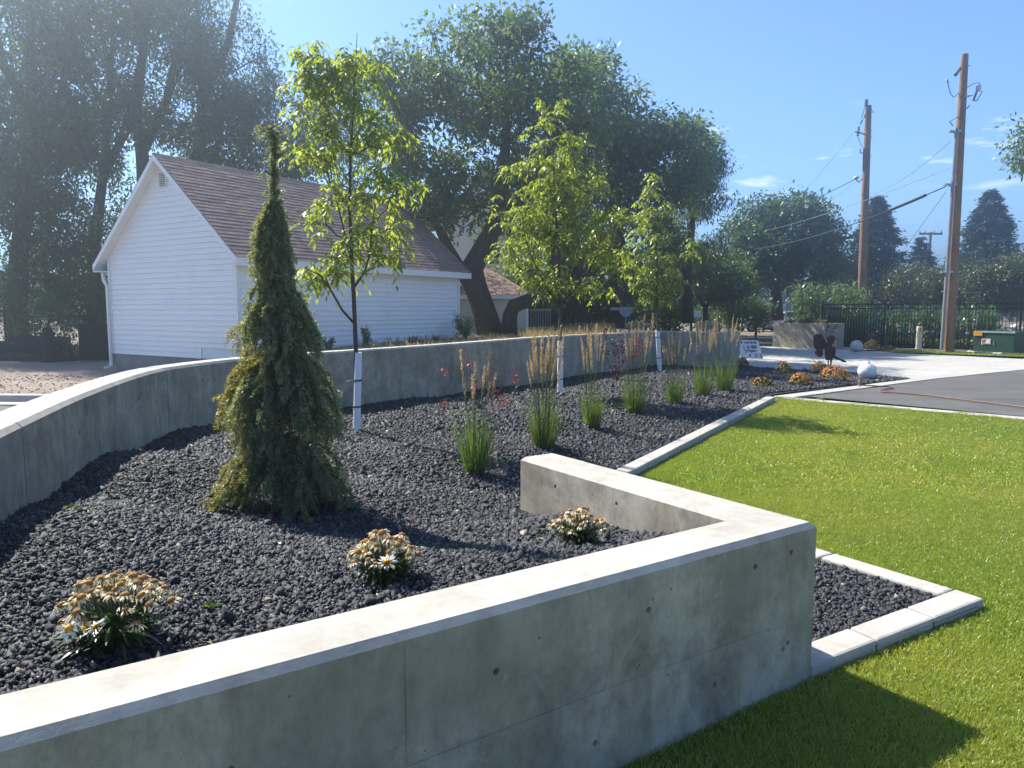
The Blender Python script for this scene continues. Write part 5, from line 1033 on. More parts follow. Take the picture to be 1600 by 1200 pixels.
# ------------------------------------------------------------------ fence, reeds, corn
def fence():
    a, b = P(1283, 540, 32.6).to_2d(), G(1600, 550).to_2d(); d = (b - a).normalized(); nrm = Vector((-d.y, d.x)); root = thing('black_metal_fence', 'black metal picket fence along the corn beyond the drive', 'fence', (a.x, a.y, 0), math.atan2(d.y, d.x)); L = (b - a).length + 1.2
    def px_s(px):
        best = min(np.linspace(0, L, 600), key=lambda s: abs(800 + F * (a + d * s).x / (C * (a + d * s).y + S * .8) - px)); return float(best)
    posts = [0, px_s(1381), px_s(1487), px_s(1594)]
    for s in posts: bevel(MB().box((s - .032, -.032, -.05), (s + .032, .032, 1.92)).build('post', M['black_metal'], root), .004, 1)
    for z in (1.80, 1.62, .14): MB().box((0, -.016, z - .02), (L, .016, z + .02)).build('rail', M['black_metal'], root)
    pk = MB().box((-.009, -.009, .06), (.009, .009, 1.84)).mesh('picket'); pk.materials.append(M['black_metal']); s = .1
    while s < L:
        if all(abs(s - q) > .05 for q in posts): o = link_mesh('picket', pk, None, root); o.location = (s, -.0001, 0)
        s += .112
    return a, d, nrm
fa, fd, fn = fence()
def stalks(name, label, cat, n, place, h, leafL, leafW, nl, mat, droop=(.5, 1.0)):
    bs, ds, Ls, dr, Ws, tw = [], [], [], [], [], []; st = MB()
    for i in range(n):
        p = place(); H = h * rng.uniform(.75, 1.12); lean = rng.normal(0, .06, 2); top = p + Vector((lean[0] * H, lean[1] * H, H)); st.tube([p, top], [.016, .008], 4, cap=False); a0 = rng.uniform(0, 6.28)
        for k in range(nl):
            t = .12 + .88 * k / nl; q = p.lerp(top, t); a = a0 + k * 2.6 + rng.normal(0, .4); bs.append(tuple(q)); ds.append((math.cos(a), math.sin(a), rng.uniform(.7, 1.6))); Ls.append(leafL * rng.uniform(.6, 1.1)); dr.append(rng.uniform(*droop)); Ws.append(leafW * rng.uniform(.7, 1.2)); tw.append(a + 1.57)
    v, f = strips(np.array(bs), np.array(ds), np.array(Ls), np.array(dr), np.array(Ws), 5, np.array([.5, .9, 1, .85, .5, .05]), np.array(tw)); root = thing(name, label, cat, place())
    off = np.array(root.location); link_mesh('leaves', np_mesh('leaves', v - off, f), M[mat], root)['kind'] = 'stuff'; st.v = [tuple(np.array(q) - off) for q in st.v]; st.build('stalks', M[mat], root)['kind'] = 'stuff'
def pl_reed():
    x, Y = rng.uniform(1238, 1352), rng.uniform(33.6, 37); return Vector((P(x, 500, Y).x, Y, -.05))
stalks('giant_reed', 'tall pale green reed thicket behind the concrete planter', 'reeds', 250, pl_reed, 2.75, .85, .07, 9, 'reed')
def pl_corn(): s, w = rng.uniform(2.0, 6.3), rng.uniform(.35, 2.6); q = fa + fd * s + fn * w; return Vector((q.x, q.y, -.05))
stalks('corn_row', 'dense corn stand behind the fence left of the thick pole', 'corn', 230, pl_corn, 1.75, .62, .07, 9, 'corn')
def pl_dark(): s, w = rng.uniform(-.2, 2.2), rng.uniform(.3, 1.6); q = fa + fd * s + fn * w; return Vector((q.x, q.y, -.05))
stalks('corn_row', 'darker corn stand behind the fence next to the planter', 'corn', 90, pl_dark, 1.7, .6, .065, 9, 'corn')
def pl_low(): s, w = rng.uniform(2.6, 9.6), rng.uniform(.12, .5); q = fa + fd * s + fn * w; return Vector((q.x, q.y, -.05))
stalks('squash_plants', 'low bright leafy vegetables along the foot of the fence', 'vegetables', 260, pl_low, .42, .30, .10, 6, 'reed', (.2, .7))
def pl_bean(): s, w = rng.uniform(6.8, 9.8), rng.uniform(1.2, 4); q = fa + fd * s + fn * w; return Vector((q.x, q.y, -.05))
stalks('bean_plants', 'dark leafy vegetable plants behind the green cabinet', 'vegetables', 120, pl_bean, 1.3, .3, .09, 8, 'leaf_far', (.3, .8))
m = MB(); q0 = P(1590, 500, 30)
tp0 = thing('pale_tarp', 'pale tarp heaped behind the fence at the right edge', 'tarp', (q0.x, 30, -.05)); lv = []
for j in range(7):
    for i in range(12): u, w = i / 11, j / 6; lv.append((-1.2 + 2.6 * u, -.5 + w, max(0, 1.05 * math.sin(math.pi * (.1 + .8 * u)) ** .8 * math.sin(math.pi * w) ** .6 + rng.normal(0, .05))))
m.add(lv, [(j*12 + i, j*12 + i + 1, (j+1)*12 + i + 1, (j+1)*12 + i) for j in range(6) for i in range(11)]); m.build('sheet', M['tarp'], tp0)
MB().tube([(-1.3, 0, .1), (1.5, .1, .12)], .09, 7).build('log', M['pole_old'], tp0)

# ------------------------------------------------------------------ utility poles and cables
def pole(label, pts, Y, r0, r1, mat, name='utility_pole', z0=-.1):
    top = P(*pts[1], Y); bot = P(*pts[0], Y); t = (z0 - bot.z) / (top.z - bot.z); base = bot.lerp(top, t); root = thing(name, label, 'utility pole', base); H = top - base
    MB().tube([Vector((0, 0, 0)), H * .5, H * .96, H], [r0, (r0 + r1) / 2, r1, r1 * .93], 14).build('shaft', M[mat], root, smooth=False); return root, base, H, Y
pr, pb, pH, pY = pole('thick leaning brown pole with grey conduit, right of the corn', [(1481, 545), (1507.5, 85)], 27.0, .215, .125, 'pole')
def on(px, py, dy=0): return P(px, py, pY + dy) - pb
MB().tube([on(1471, 546, -.28), on(1495, 200, -.26)], .06, 8).build('conduit', M['conduit'], pr)
for (x, y) in ((1491, 205), (1484, 288), (1479, 425)):
    br = MB(); c = on(x, y, -.2); br.box(c - Vector((.19, .06, .03)), c + Vector((.22, .1, .03))); br.box(c - Vector((.02, .1, .08)), c + Vector((.10, .02, .08))); br.build('bracket', M['galv'], pr)
def insul(a, b, r=.05, n=7, nm='insulator', mat='porcelain'):
    a, b = Vector(a), Vector(b); pts, rr = [], []
    for i in range(n * 2): pts.append(a.lerp(b, i / (n * 2 - 1))); rr.append(r if i % 2 else r * .5)
    MB().tube(pts, rr, 8).build(nm, M[mat], pr)
insul(on(1501, 106, -.2), on(1493, 117, -.4), .06); insul(on(1479, 124, -.1), on(1481, 131, -.1), .05, 3); MB().tube([on(1481, 131), on(1485, 146), on(1490, 152), on(1499, 145)], .014, 5).build('jumper_wire', M['cable'], pr)
MB().tube([on(1508, 151, -.1), on(1515, 150, -.2), on(1519, 148, -.3)], [.03, .025, .03], 6).build('cutout_arm', M['galv'], pr)
fc = MB(); fc.tube([on(1527, 141, -.3), on(1521, 157, -.3)], .04, 8); fc.tube([on(1521, 157, -.3), on(1526, 158, -.3), on(1535, 143, -.3), on(1527, 141, -.3)], .018, 6); fc.build('fuse_cutout', M['porcelain'], pr)
MB().lathe([(.001, .12), (.07, .1), (.085, .02), (.075, -.06), (.03, -.09)], 10, on(1529, 138, -.3)).build('arrester', M['poly'], pr, smooth=True)
MB().tube([on(1510, 138), on(1520, 131, -.1), on(1530, 129, -.2), on(1533, 136, -.3)], .012, 5).build('jumper_wire', M['cable'], pr)
MB().tube([on(1506, 174), on(1515, 165, -.2)], .022, 5).build('step_bolt', M['galv'], pr); MB().tube([on(1497, 182), on(1484, 190, -.2), on(1489, 197, -.25)], .022, 5).build('cable_arm', M['conduit'], pr)
for x, y in ((1513, 103), (1506, 210), (1501, 262), (1501, 276)): MB().tube([on(x - 4, y, -.05), on(x + 3, y - .5, -.1)], .016, 5).build('step_bolt', M['galv'], pr)
tg = MB(); c = on(1476.5, 466, -.25); tg.box(c - Vector((.035, .012, .12)), c + Vector((.055, .012, .1))); tg.build('yellow_tag', M['yellow_tag'], pr)['label'] = 'yellow marker tag on the pole'
c = on(1489, 510, -.02); MB().box(c - Vector((.035, .03, 1.0)), c + Vector((.05, .04, 1.0))).build('ground_moulding', M['black_metal'], pr)
pl, lb, lH, lY = pole('brown utility pole rising from the reeds', [(1347, 450), (1357, 165)], 37.0, .23, .15, 'pole')
def onl(px, py, dy=0): return P(px, py, lY + dy) - lb
pr = pl
insul(onl(1353.5, 166), onl(1354, 156), .10, 4); MB().tube([onl(1354, 158), onl(1350, 172), onl(1346, 186)], .014, 5).build('jumper_wire', M['cable'], pr)
insul(onl(1352, 178, -.2), onl(1351, 184, -.2), .05, 3); insul(onl(1347, 188, -.25), onl(1345, 193, -.25), .05, 3); MB().tube([onl(1353, 176, -.2), onl(1347, 190, -.25), onl(1342, 198, -.3)], .014, 5).build('jumper_wire', M['cable'], pr)
MB().tube([onl(1354, 211, -.1), onl(1346, 208, -.2), onl(1335, 206, -.3)], [.045, .04, .03], 6).build('standoff_arm', M['galv'], pr); insul(onl(1340, 213, -.3), onl(1342, 199, -.3), .07, 5); MB().tube([onl(1341, 214, -.3), onl(1344, 224, -.2), onl(1348, 230, -.2)], .013, 5).build('jumper_wire', M['cable'], pr)
MB().tube([onl(1344, 233, -.2), onl(1344, 239, -.2), onl(1348, 239, -.2)], .035, 5).build('clamp', M['galv'], pr); MB().tube([onl(1350, 232, -.2), onl(1349, 268, -.2)], .05, 6).build('riser', M['pole_old'], pr)
for x, y in ((1361, 172), (1364, 175), (1361, 205), (1361, 214), (1360, 244), (1357, 267)): MB().tube([onl(x - 3, y, -.05), onl(x + 2, y, -.1)], .022, 5).build('step_bolt', M['galv'], pr)
MB().lathe([(.001, .1), (.12, .06), (.14, 0), (.1, -.06), (.02, -.08)], 10, onl(1338, 278, -.3)).build('splice_cap', M['poly'], pr, smooth=True); MB().tube([onl(1337, 280, -.3), onl(1342, 285, -.2), onl(1348, 279, -.1)], .025, 5).build('cable_clamp', M['cable'], pr)
p3 = P(1452, 363, 75); pr3 = thing('crossarm_pole', 'thin far pole with crossarm between the two thick poles', 'utility pole', (p3.x, 75, -.1)); hz = p3.z + .1
MB().tube([(0, 0, 0), (.06, 0, hz * .5), (.15, 0, hz)], [.2, .17, .13], 8).build('shaft', M['pole_old'], pr3); MB().box((-1.0, -.08, hz - .25), (1.3, .08, hz - .05)).build('crossarm', M['pole_old'], pr3)
for x in (-.95, -.45, .5, 1.2): MB().lathe([(.05, 0), (.09, .08), (.04, .14), (.07, .2), (.01, .26)], 8, (x, 0, hz - .05)).build('insulator', M['porcelain'], pr3)
p4 = P(1126, 357, 50); pr4 = thing('distant_pole', 'thin dark pole in front of the round tree', 'utility pole', (p4.x, 50, -.1)); MB().tube([(0, 0, 0), (0, 0, p4.z)], [.17, .12], 8).build('shaft', M['pole_old'], pr4); MB().box((-.35, -.05, p4.z - .5), (.35, .05, p4.z - .38)).build('crossarm', M['pole_old'], pr4)
def cable(label, a, b, sag, r, mat='cable', extra=None):
    a, b = Vector(a), Vector(b); pts = [a.lerp(b, t) - Vector((0, 0, sag * 4 * t * (1 - t))) for t in np.linspace(0, 1, 25)]; root = thing('overhead_cable', label, 'cable', a, 0, 'overhead cables'); MB().tube([p - a for p in pts], r, 6).build('conductor', M[mat], root)
    if extra: s0, s1, rr = extra; MB().tube([p - a for p in pts[s0:s1]], rr, 8).build('splice_sleeve', M['cable'], root)
cable('thick black cable from the thick pole down to the left', P(1478, 291, 26.7), P(1095, 388, 55), .9, .022, 'cable', (1, 4, .06))
cable('thin cable above the thick black cable, from the thick pole', P(1482, 263, 26.9), P(1110, 374, 58), .5, .011, 'cable_grey')
cable('faint cable from the conduit top down to the left', P(1484, 222, 26.7), P(1330, 300, 60), .8, .010, 'cable_grey')
cable('dark cable from the left pole to the dark trees', P(1338, 279, 36.7), P(1095, 368, 60), .5, .017)
cable('thin cable below the dark cable on the left pole', P(1336, 285, 36.8), P(1240, 340, 70), .3, .008, 'cable_grey')
cable('faint topmost cable from the arm of the left pole', P(1334, 207, 36.7), P(1190, 345, 90), .9, .009, 'cable_grey')
cable('slanting guy wire from the thick pole towards the spruce', P(1478, 300, 27.2), P(1360, 462, 38), 0, .010, 'cable_grey')
cable('far cable on the crossarm pole', P(1458, 362, 75), P(1250, 372, 120), .8, .016, 'cable_grey')

# ------------------------------------------------------------------ green cabinet, marker post, balls, planter
cb = G(1520, 551).to_2d(); cb2 = G(1584, 554).to_2d(); cd = (cb2 - cb).normalized(); w = (cb2 - cb).length; H = w * .54
gc = thing('transformer_cabinet', 'dark green utility cabinet with orange label by the fence', 'utility cabinet', (cb.x, cb.y, .0), math.atan2(cd.y, cd.x)); D = .75
bevel(MB().hexa([(0, 0, .02), (w, 0, .02), (w, D, .02), (0, D, .02)], [(0, .0, H), (w, .0, H), (w, D, H), (0, D, H)]).build('body', M['green_box'], gc), .02); 
bevel(MB().hexa([(-.03, -.03, H + .002), (w + .03, -.03, H + .002), (w + .03, D + .03, H + .002), (-.03, D + .03, H + .002)], [(-.01, .03, H + .07), (w + .01, .03, H + .07), (w + .01, D, H + .07), (-.01, D, H + .07)]).build('lid', M['green_box'], gc), .012)
MB().box((.0, -.036, H - .11), (.3, -.032, H + .05)).build('warning_label', M['orange_tag'], gc)
lbq = MB().box((.28, -.012, H * .42), (.58, -.004, H * .72)).build('white_label', M['white_tag'], gc); MB().box((.30, -.016, H * .52), (.42, -.0125, H * .69)).build('print', M['red_ink'], lbq); MB().box((.31, -.0185, H * .44), (.56, -.0125, H * .48)).build('print', M['black_ink'], lbq)
MB().box((w * .5, -.02, H * .4), (w * .5 + .03, -.003, H * .62)).build('latch', M['galv'], gc)
MB().box((-.1, -.12, -.06), (w + .1, D + .1, .018)).build('plinth', M['found'], gc)
rocks = MB()
for i in range(16):
    q = G(1512 + i * 3.2, 551.5 + i * .2); r = rng.uniform(.06, .1); o = thing('river_stone', 'pale rounded stone in the row in front of the green cabinet', 'stone', (q.x, q.y - .12, .03), 0, 'stones edging the cabinet'); mb = MB(); mb.lathe([(.001, r * .8), (r * .7, r * .55), (r, 0), (r * .8, -r * .4), (.001, -r * .45)], 8)
    mb.v = [(x * rng.uniform(.85, 1.2), y * rng.uniform(.8, 1.1), z) for x, y, z in mb.v]; mb.build('stone_body', M['ball'], o, smooth=True)
vk = MB(); e0, e1 = G(1399, 547).to_2d(), G(1600, 553).to_2d() + Vector((3, -1.7)); dd = (e1 - e0).normalized(); nn = Vector((-dd.y, dd.x)) * .12
ke = thing('verge_edging', 'thin pale concrete edging between the grass verge and the fence', 'edging', (e0.x, e0.y, 0)); Lk = (e1 - e0).length
for i in range(6): p_, q_ = dd * (Lk * i / 6 + .005), dd * (Lk * (i + 1) / 6 - .005); MB().hexa([(*p_, -.05), (*q_, -.05), (*(q_ + nn), -.05), (*(p_ + nn), -.05)], [(*p_, .07), (*q_, .07), (*(q_ + nn), .07), (*(p_ + nn), .07)]).build('edging_segment', M['kerb'], ke)
b = np.array([(p.x, p.y, .03) for p in [Vector(verge[0]).lerp(Vector(verge[1]), u).lerp(Vector(verge[3]).lerp(Vector(verge[2]), u), w_) for u, w_ in rng.uniform(0, 1, (9000, 2))]]); n = len(b)
v, f = strips(b, rand_dirs(n) * .5 + np.array([0, 0, 1.]), rng.uniform(.04, .07, n), rng.uniform(.1, .4, n), rng.uniform(.012, .02, n), 2, np.array([1, .8, .1])); tag(link_mesh('verge_grass', np_mesh('verge_grass', v, f), M['blade']), 'narrow strip of mown grass in front of the fence', 'grass', kind='stuff')
q = G(1435, 546.5); mp_ = thing('marker_post', 'beige plastic utility marker post with red sticker', 'marker post', (q.x, q.y, 0)); bevel(MB().hexa([(-.1, -.07, 0), (.1, -.07, 0), (.1, .07, 0), (-.1, .07, 0)], [(-.095, -.065, .92), (.1, -.065, .92), (.1, .07, .92), (-.095, .07, .92)]).build('post', M['beige_post'], mp_), .03, 3); MB().box((-.03, -.074, .72), (.03, -.069, .86)).build('sticker', M['red_ink'], mp_); bevel(MB().box((-.115, -.085, -.02), (.115, .085, .06)).build('collar', M['beige_post'], mp_), .01)
def ball(label, px, py, r, mat, wrapped):
    q = G(px, py); o = thing('concrete_ball', label, 'concrete ball', (q.x, q.y, 0), 0, 'concrete balls'); prof = [(r * math.sin(t), r * .97 - r * math.cos(t)) for t in np.linspace(.25, math.pi - .001, 15)]; mb = MB(); mb.lathe(prof, 24)
    if wrapped: mb.v = [tuple(Vector(v_) + Vector(v_ - np.array([0, 0, r * .97]) if False else (0, 0, 0))) for v_ in mb.v]
    mb.build('ball', M['ball'], o, smooth=True)
    if wrapped:
        w_ = MB(); pr_ = [(r * 1.02 * math.sin(t) * (1 + .0), r * .97 - r * 1.02 * math.cos(t)) for t in np.linspace(.5, math.pi - .02, 14)]; w_.lathe(pr_, 26); w_.v = [(x * (1 + abs(rng.normal(0, .018))), y * (1 + abs(rng.normal(0, .018))), z + (rng.normal(0, .004))) for x, y, z in w_.v]; w_.build('plastic_wrap', M['wrap'], o, smooth=False)
        kn = MB(); [kn.tube([(0, 0, 1.96 * r), (.05 * math.cos(a), .05 * math.sin(a), 2.05 * r), (.09 * math.cos(a), .09 * math.sin(a), 2.02 * r)], [.03, .02, .008], 5) for a in (0.4, 2.4, 4.4)]; kn.build('gathered_knot', M['wrap'], o)
ball('plastic-wrapped concrete ball at the tip of the lava rock bed', 1354, 593, .195, 'wrap', True); ball('bare pale concrete ball beside the far concrete planter', 1338, 550, .225, 'ball', False)
def planter():
    a, b = G(1207, 541.5).to_2d(), G(1287, 545.5).to_2d(); d = (b - a).normalized(); w = (b - a).length; H = 1.03; o = thing('concrete_planter', 'large square concrete planter box on the far side of the pad', 'planter', (a.x, a.y, 0), math.atan2(d.y, d.x)); D = 1.35; t = .18
    for nm, lo, hi in (('planter_wall', (0, 0, -.05), (w, t, H)), ('planter_wall', (0, D - t, -.05), (w, D, H)), ('planter_wall', (0, t + .001, -.05), (t, D - t - .001, H - .002)), ('planter_wall', (w - t, t + .001, -.05), (w, D - t - .001, H - .002))): bevel(MB().box(lo, hi).build(nm, M['wall'], o), .015)
    MB().box((t, t, .6), (w - t, D - t, H - .1)).build('soil', M['stone_bed'], o)
    for i, (u, mat, R, h, lab) in enumerate(((.25, 'leaf_far', .34, .16, 'dark low plant at the left of the far concrete planter'), (.42, 'sedum', .2, .25, 'pale plant in the middle of the far concrete planter'), (.58, 'leaf_olive', .36, .27, 'grey-green mound in the far concrete planter'), (.80, 'dry', .38, .2, 'brownish mound at the right of the far concrete planter'))):
        q = a + d * (w * u) + Vector((-d.y, d.x)) * .45; pt = thing('planter_shrub', lab, 'plant', (q.x, q.y, H - .1), 0, 'plants in the far planter'); m_ = 300; dr = rand_dirs(m_); dr[:, 2] = np.abs(dr[:, 2]); L = rng.uniform(.06, .12, m_); v, f = leaf_cards(dr * rng.uniform(.4, 1, (m_, 1)) * np.array([R, R * .8, h + .05]), dr + rand_dirs(m_) * .5, rand_dirs(m_), L, L * .4); link_mesh('leaves', np_mesh('leaves', v, f), M[mat], pt)['kind'] = 'stuff'; MB().tube([(0, 0, 0), (0, 0, h)], [.02, .01], 5).build('stem', M['bark_young'], pt)
planter()

# ------------------------------------------------------------------ rusted fairy sculpture (flat plates), sign, hose
def sculpture():
    b = bed_pt(1297, 583); Y = b.y; root = thing('rusty_metal_sculpture', 'rusted flat metal sculpture of a winged child on a stake above the chrysanthemums', 'sculpture', b); k = Y / F
    R = lambda x, y, dy=0: Vector(((x - 1297) * k, dy, (583 - y) * k + .0))
    def plate(nm, pts, dy, mat='rust', th=.012): MB().prism([R(x, y, dy) for x, y in pts], (0, th, 0)).build(nm, M[mat], root)
    plate('wing', [(1269, 525), (1274, 522), (1281, 522), (1285, 527), (1289, 533), (1289, 543), (1285, 546), (1276, 546), (1272, 545), (1270, 535)], .03); plate('wing', [(1275, 546), (1285, 546), (1286, 553), (1284, 557), (1279, 558), (1276, 555), (1273, 552)], .045)
    plate('torso', [(1289, 536), (1293, 533), (1299, 533), (1302, 537), (1304, 545), (1304.5, 552), (1304, 558), (1300, 560), (1299, 562), (1290, 563), (1288, 556), (1287, 545)], 0)
    c = [(1296 + 6.3 * math.cos(t), 529.5 + 5.8 * math.sin(t)) for t in np.linspace(0, 6.283, 15)[:-1]]; plate('head', c, -.012); plate('hair_bob', [(1290, 531), (1291, 526), (1295, 524), (1300, 525), (1302, 530), (1300.5, 533), (1299, 530), (1293, 530), (1293, 536), (1290, 536)], -.026)
    plate('leg', [(1300, 554), (1304, 556), (1314, 561), (1319, 563), (1322, 564.5), (1320, 566), (1315, 565.5), (1312, 563), (1303, 560)], -.014); plate('leg', [(1295.5, 560), (1299.8, 560), (1298.6, 567), (1297.8, 575), (1295.6, 575), (1296.4, 567)], -.012); plate('stake', [(1292.6, 562), (1294.2, 562), (1294.6, 584), (1293.2, 584)], 0)
    plate('stake', [(1295.8, 574), (1297.3, 574), (1297.2, 584), (1296.0, 584)], -.001)
    st = MB(); st.tube([R(1288.5, 530, -.03), R(1289, 518, -.03), R(1290, 506, -.03)], .01, 5); st.tube([R(1292, 534, -.03), R(1294, 520, -.03), R(1300, 509, -.03)], .01, 5); st.build('flower_stalk', M['rust'], root)
    for x, y, a, L in ((1290, 512, 2.6, 5), (1290, 512, .6, 4), (1289, 517, 2.4, 5), (1291, 514, 1.5, 6), (1297, 514, .5, 6), (1300, 510, .9, 6), (1300, 510, .1, 6.5), (1299, 512, -.25, 5), (1295, 519, .3, 5), (1290, 508, 1.9, 5)):
        e = (x + L * math.cos(a), y - L * math.sin(a)); n_ = (-math.sin(a) * 1.1, -math.cos(a) * 1.1); m_ = ((x + e[0]) / 2, (y + e[1]) / 2); plate('leaf_plate', [(x, y), (m_[0] + n_[0], m_[1] + n_[1]), e, (m_[0] - n_[0], m_[1] - n_[1])], -.035 + .003 * a, th=.006)
    for i in range(6): a = i * 1.047; plate('painted_flower', [(1300 + 3.3 * math.cos(a + t), 539 + 3 * math.sin(a + t)) for t in (-.4, .4)] + [(1300, 539)], -.03 - .002 * i, 'ochre', .006)
    hk = thing('garden_hook', 'thin curled wire garden ornament left of the sculpture', 'garden ornament', bed_pt(1266, 577)); MB().tube([(0, 0, -.02), (.10, 0, .10), (.13, 0, .2), (.06, 0, .26), (-.02, 0, .34), (.03, 0, .38)], .008, 5).build('wire', M['galv'], hk)
sculpture()
def sign():
    # a white board on the pad, lettering too small to read in the photograph
    Y = 23.5; k = Y / F; b = P(1176, 549, Y); root = thing('yard_sign', 'white hand-lettered board leaning on the pad beyond the wall end', 'sign', (b.x, Y, 0.02)); R = lambda x, y, dy=0: Vector(((x - 1176) * k, dy + (549 - y) * k * .35, (549 - y) * k))
    MB().prism([R(1157, 548.5), R(1193, 549), R(1187.5, 521), (R(1157, 520))], (0, .03, 0)).build('board', M['board'], root); L = MB()
    def stroke(x0, y0, x1, y1, w=.55):
        d = Vector((x1 - x0, y1 - y0)); d.normalize(); n_ = Vector((-d.y, d.x)) * w * .5; L.prism([R(x0 + n_.x, y0 + n_.y, -.012), R(x1 + n_.x, y1 + n_.y, -.012), R(x1 - n_.x, y1 - n_.y, -.012), R(x0 - n_.x, y0 - n_.y, -.012)], (0, .008, 0))
    for y, h, x, xe in ((522.2, 3.6, 1160, 1184.5), (528.5, 5.0, 1160, 1186)):
        while x < xe:
            if rng.random() < .82:
                stroke(x, y, x + .12, y + h); 
                if rng.random() < .6: yy = y + h * rng.choice([.1, .5, .9]); stroke(x, yy, x + 1.1, yy, .5)
            x += rng.choice([1.25, 1.25, 2.0])
    cx = [(1164, 531), (1164.4, 535.5), (1168, 537), (1166.5, 541), (1168.5, 536), (1170.5, 535), (1171.5, 538), (1173, 535.3), (1174.2, 538), (1175.6, 535.5), (1175.6, 540), (1178, 535.5), (1178.5, 538), (1180, 536), (1181, 538.3), (1183.3, 535.2)]
    for i in range(len(cx) - 1): stroke(*cx[i], *cx[i + 1], .8)
    for x, y in ((1172.3, 541.5),): stroke(x, y, x + .2, y + 4, 1.7); stroke(x - 1, y + 3.8, x + 1.6, y + 3.8, .8)
    for x in (1181.6, 1188.5):      # house number 2121
        x0 = x - 1.2; stroke(x0, 541.6, x0 + 1.6, 541.4, .6); stroke(x0 + 1.6, 541.5, x0 + 1.4, 543.6, .6); stroke(x0 + 1.5, 543.4, x0 + .1, 546.3, .6); stroke(x0, 546.3, x0 + 1.8, 546.4, .6); stroke(x0 + 3.3, 541.4, x0 + 3.5, 546.5, .7)
    L.build('lettering', M['black_ink'], root); MB().tube([R(1172, 530, .06), Vector((-.08, .45, 0))], .015, 5).build('prop', M['dark_wood'], root)
sign()
hp = [bed_pt(1331, 587), bed_pt(1337, 592), bed_pt(1342, 594), bed_pt(1344, 598), G(1341, 602.5, .03), G(1352, 603, .03), G(1374, 604.5, .015), G(1391, 605, .015), G(1393, 607, .015), G(1385, 609, .015), G(1377, 611.5, .015), G(1381, 613.5, .015), G(1400, 615, .015), G(1450, 619, .015), G(1500, 625, .015), G(1550, 631, .015), G(1600, 637.5, .015), G(1660, 645, .015)]
hs_ = smooth_path([p + Vector((0, 0, .014)) for p in hp], 5); ho = thing('garden_hose', 'thin brown garden hose snaking from the bed across the asphalt', 'hose', (hs_[0].x, hs_[0].y, 0)); off = ho.location.copy(); MB().tube([p - off for p in hs_], .013, 7).build('hose_tube', M['hose'], ho, smooth=True); MB().tube([hs_[0] - off + Vector((-.05, .03, .01)), hs_[0] - off + Vector((.01, 0, 0))], .022, 7).build('hose_fitting', M['galv'], ho)

# ------------------------------------------------------------------ far roadside things
def sign_back():
    Y = 46; q = P(1182, 462, Y); o = thing('stop_sign', 'back of an octagonal road sign by the bright shrubs', 'road sign', (q.x, Y, -.05)); r = 11 * Y / F * .92; zc = q.z + .05; MB().prism([(r * math.cos(math.pi / 8 + i * math.pi / 4) * .85, 0, zc + r * math.sin(math.pi / 8 + i * math.pi / 4)) for i in range(8)], (0, .02, 0)).build('plate', M['galv'], o); MB().box((-.06, -.05, 0), (.06, -.002, zc + r)).build('post', M['hose'], o)
sign_back()
def mailbox():
    Y = 38; q = P(1080, 493, Y); o = thing('mailbox', 'white mailbox on a post below the small dark tree', 'mailbox', (q.x, Y, -.05)); w = .44; z = q.z - .05; m_ = MB(); pf = [(-.18, z)] + [(-.18 * math.cos(t), z + .16 + .18 * math.sin(t)) for t in np.linspace(0, math.pi, 9)] + [(.18, z)]; m_.prism([(-w, a_, c_) for a_, c_ in pf], (2 * w, 0, 0)); m_.build('box', M['mailbox'], o); MB().box((-.05, -.05, 0), (.05, .05, z - .002)).build('post', M['dark_wood'], o)
mailbox()
def dish():
    Y = 30; q = P(978, 488, Y); o = thing('metal_dish', 'grey half-round metal dish on a thin post behind the wall', 'dish', (q.x, Y, .1)); z = q.z; m_ = MB(); m_.prism([(-.29, 0, z + .12)] + [(.29 * math.cos(t) , 0, z + .12 + .42 * math.sin(t)) for t in np.linspace(math.pi, 2 * math.pi, 14)] , (0, .05, 0)); m_.build('dish_plate', M['dish'], o); MB().tube([(0, .03, 0), (0, .03, z - .2)], .018, 6).build('post', M['galv'], o); MB().box((-.62, -.01, z - .02), (-.295, .03, z + .1)).build('bracket', M['dish'], o)
dish()
def car(label, px, py, Y, rz, mat, group='cars parked across the street', sc=1.0):
    q = P(px, py, Y); o = thing('parked_car', label, 'car', (q.x, Y, -.06), rz, group); L, W = 4.4, 1.75; side = [(-2.2, .3), (-2.2, .75), (-2.05, .92), (-1.4, 1.0), (-.75, 1.45), (.7, 1.48), (1.45, 1.02), (2.1, .95), (2.2, .7), (2.2, .3)]; bevel(MB().prism([(x, -W / 2, z) for x, z in side], (0, W, 0)).build('body', M[mat], o), .06, 2)
    for s in (-1, 1):
        for wn_ in ([(-1.2, 1.02), (-.68, 1.38), (-.05, 1.4), (-.05, 1.02)], [(.02, 1.02), (.02, 1.4), (.62, 1.4), (1.2, 1.04)]): y0 = s * (W / 2 + .004); MB().prism([(x, y0, z) for x, z in wn_], (0, s * .01, 0)).build('window', M['glass'], o)
        for x in (-1.35, 1.35):
            wt = MB().tube([(x, s * (W / 2 - .2), .32), (x, s * (W / 2 + .015), .32)], .33, 16).build('wheel', M['tyre'], o); MB().tube([(x, s * (W / 2 + .016), .32), (x, s * (W / 2 + .03), .32)], .2, 10).build('rim', M['galv'], wt)
    for x in (-1, 1): MB().prism([(x * 1.08 + .0, -.7, 1.22), (x * 1.08, .7, 1.22), (x * .80, .62, 1.43), (x * .80, -.62, 1.43)], (x * .09, 0, .05)).build('windscreen', M['glass'], o)
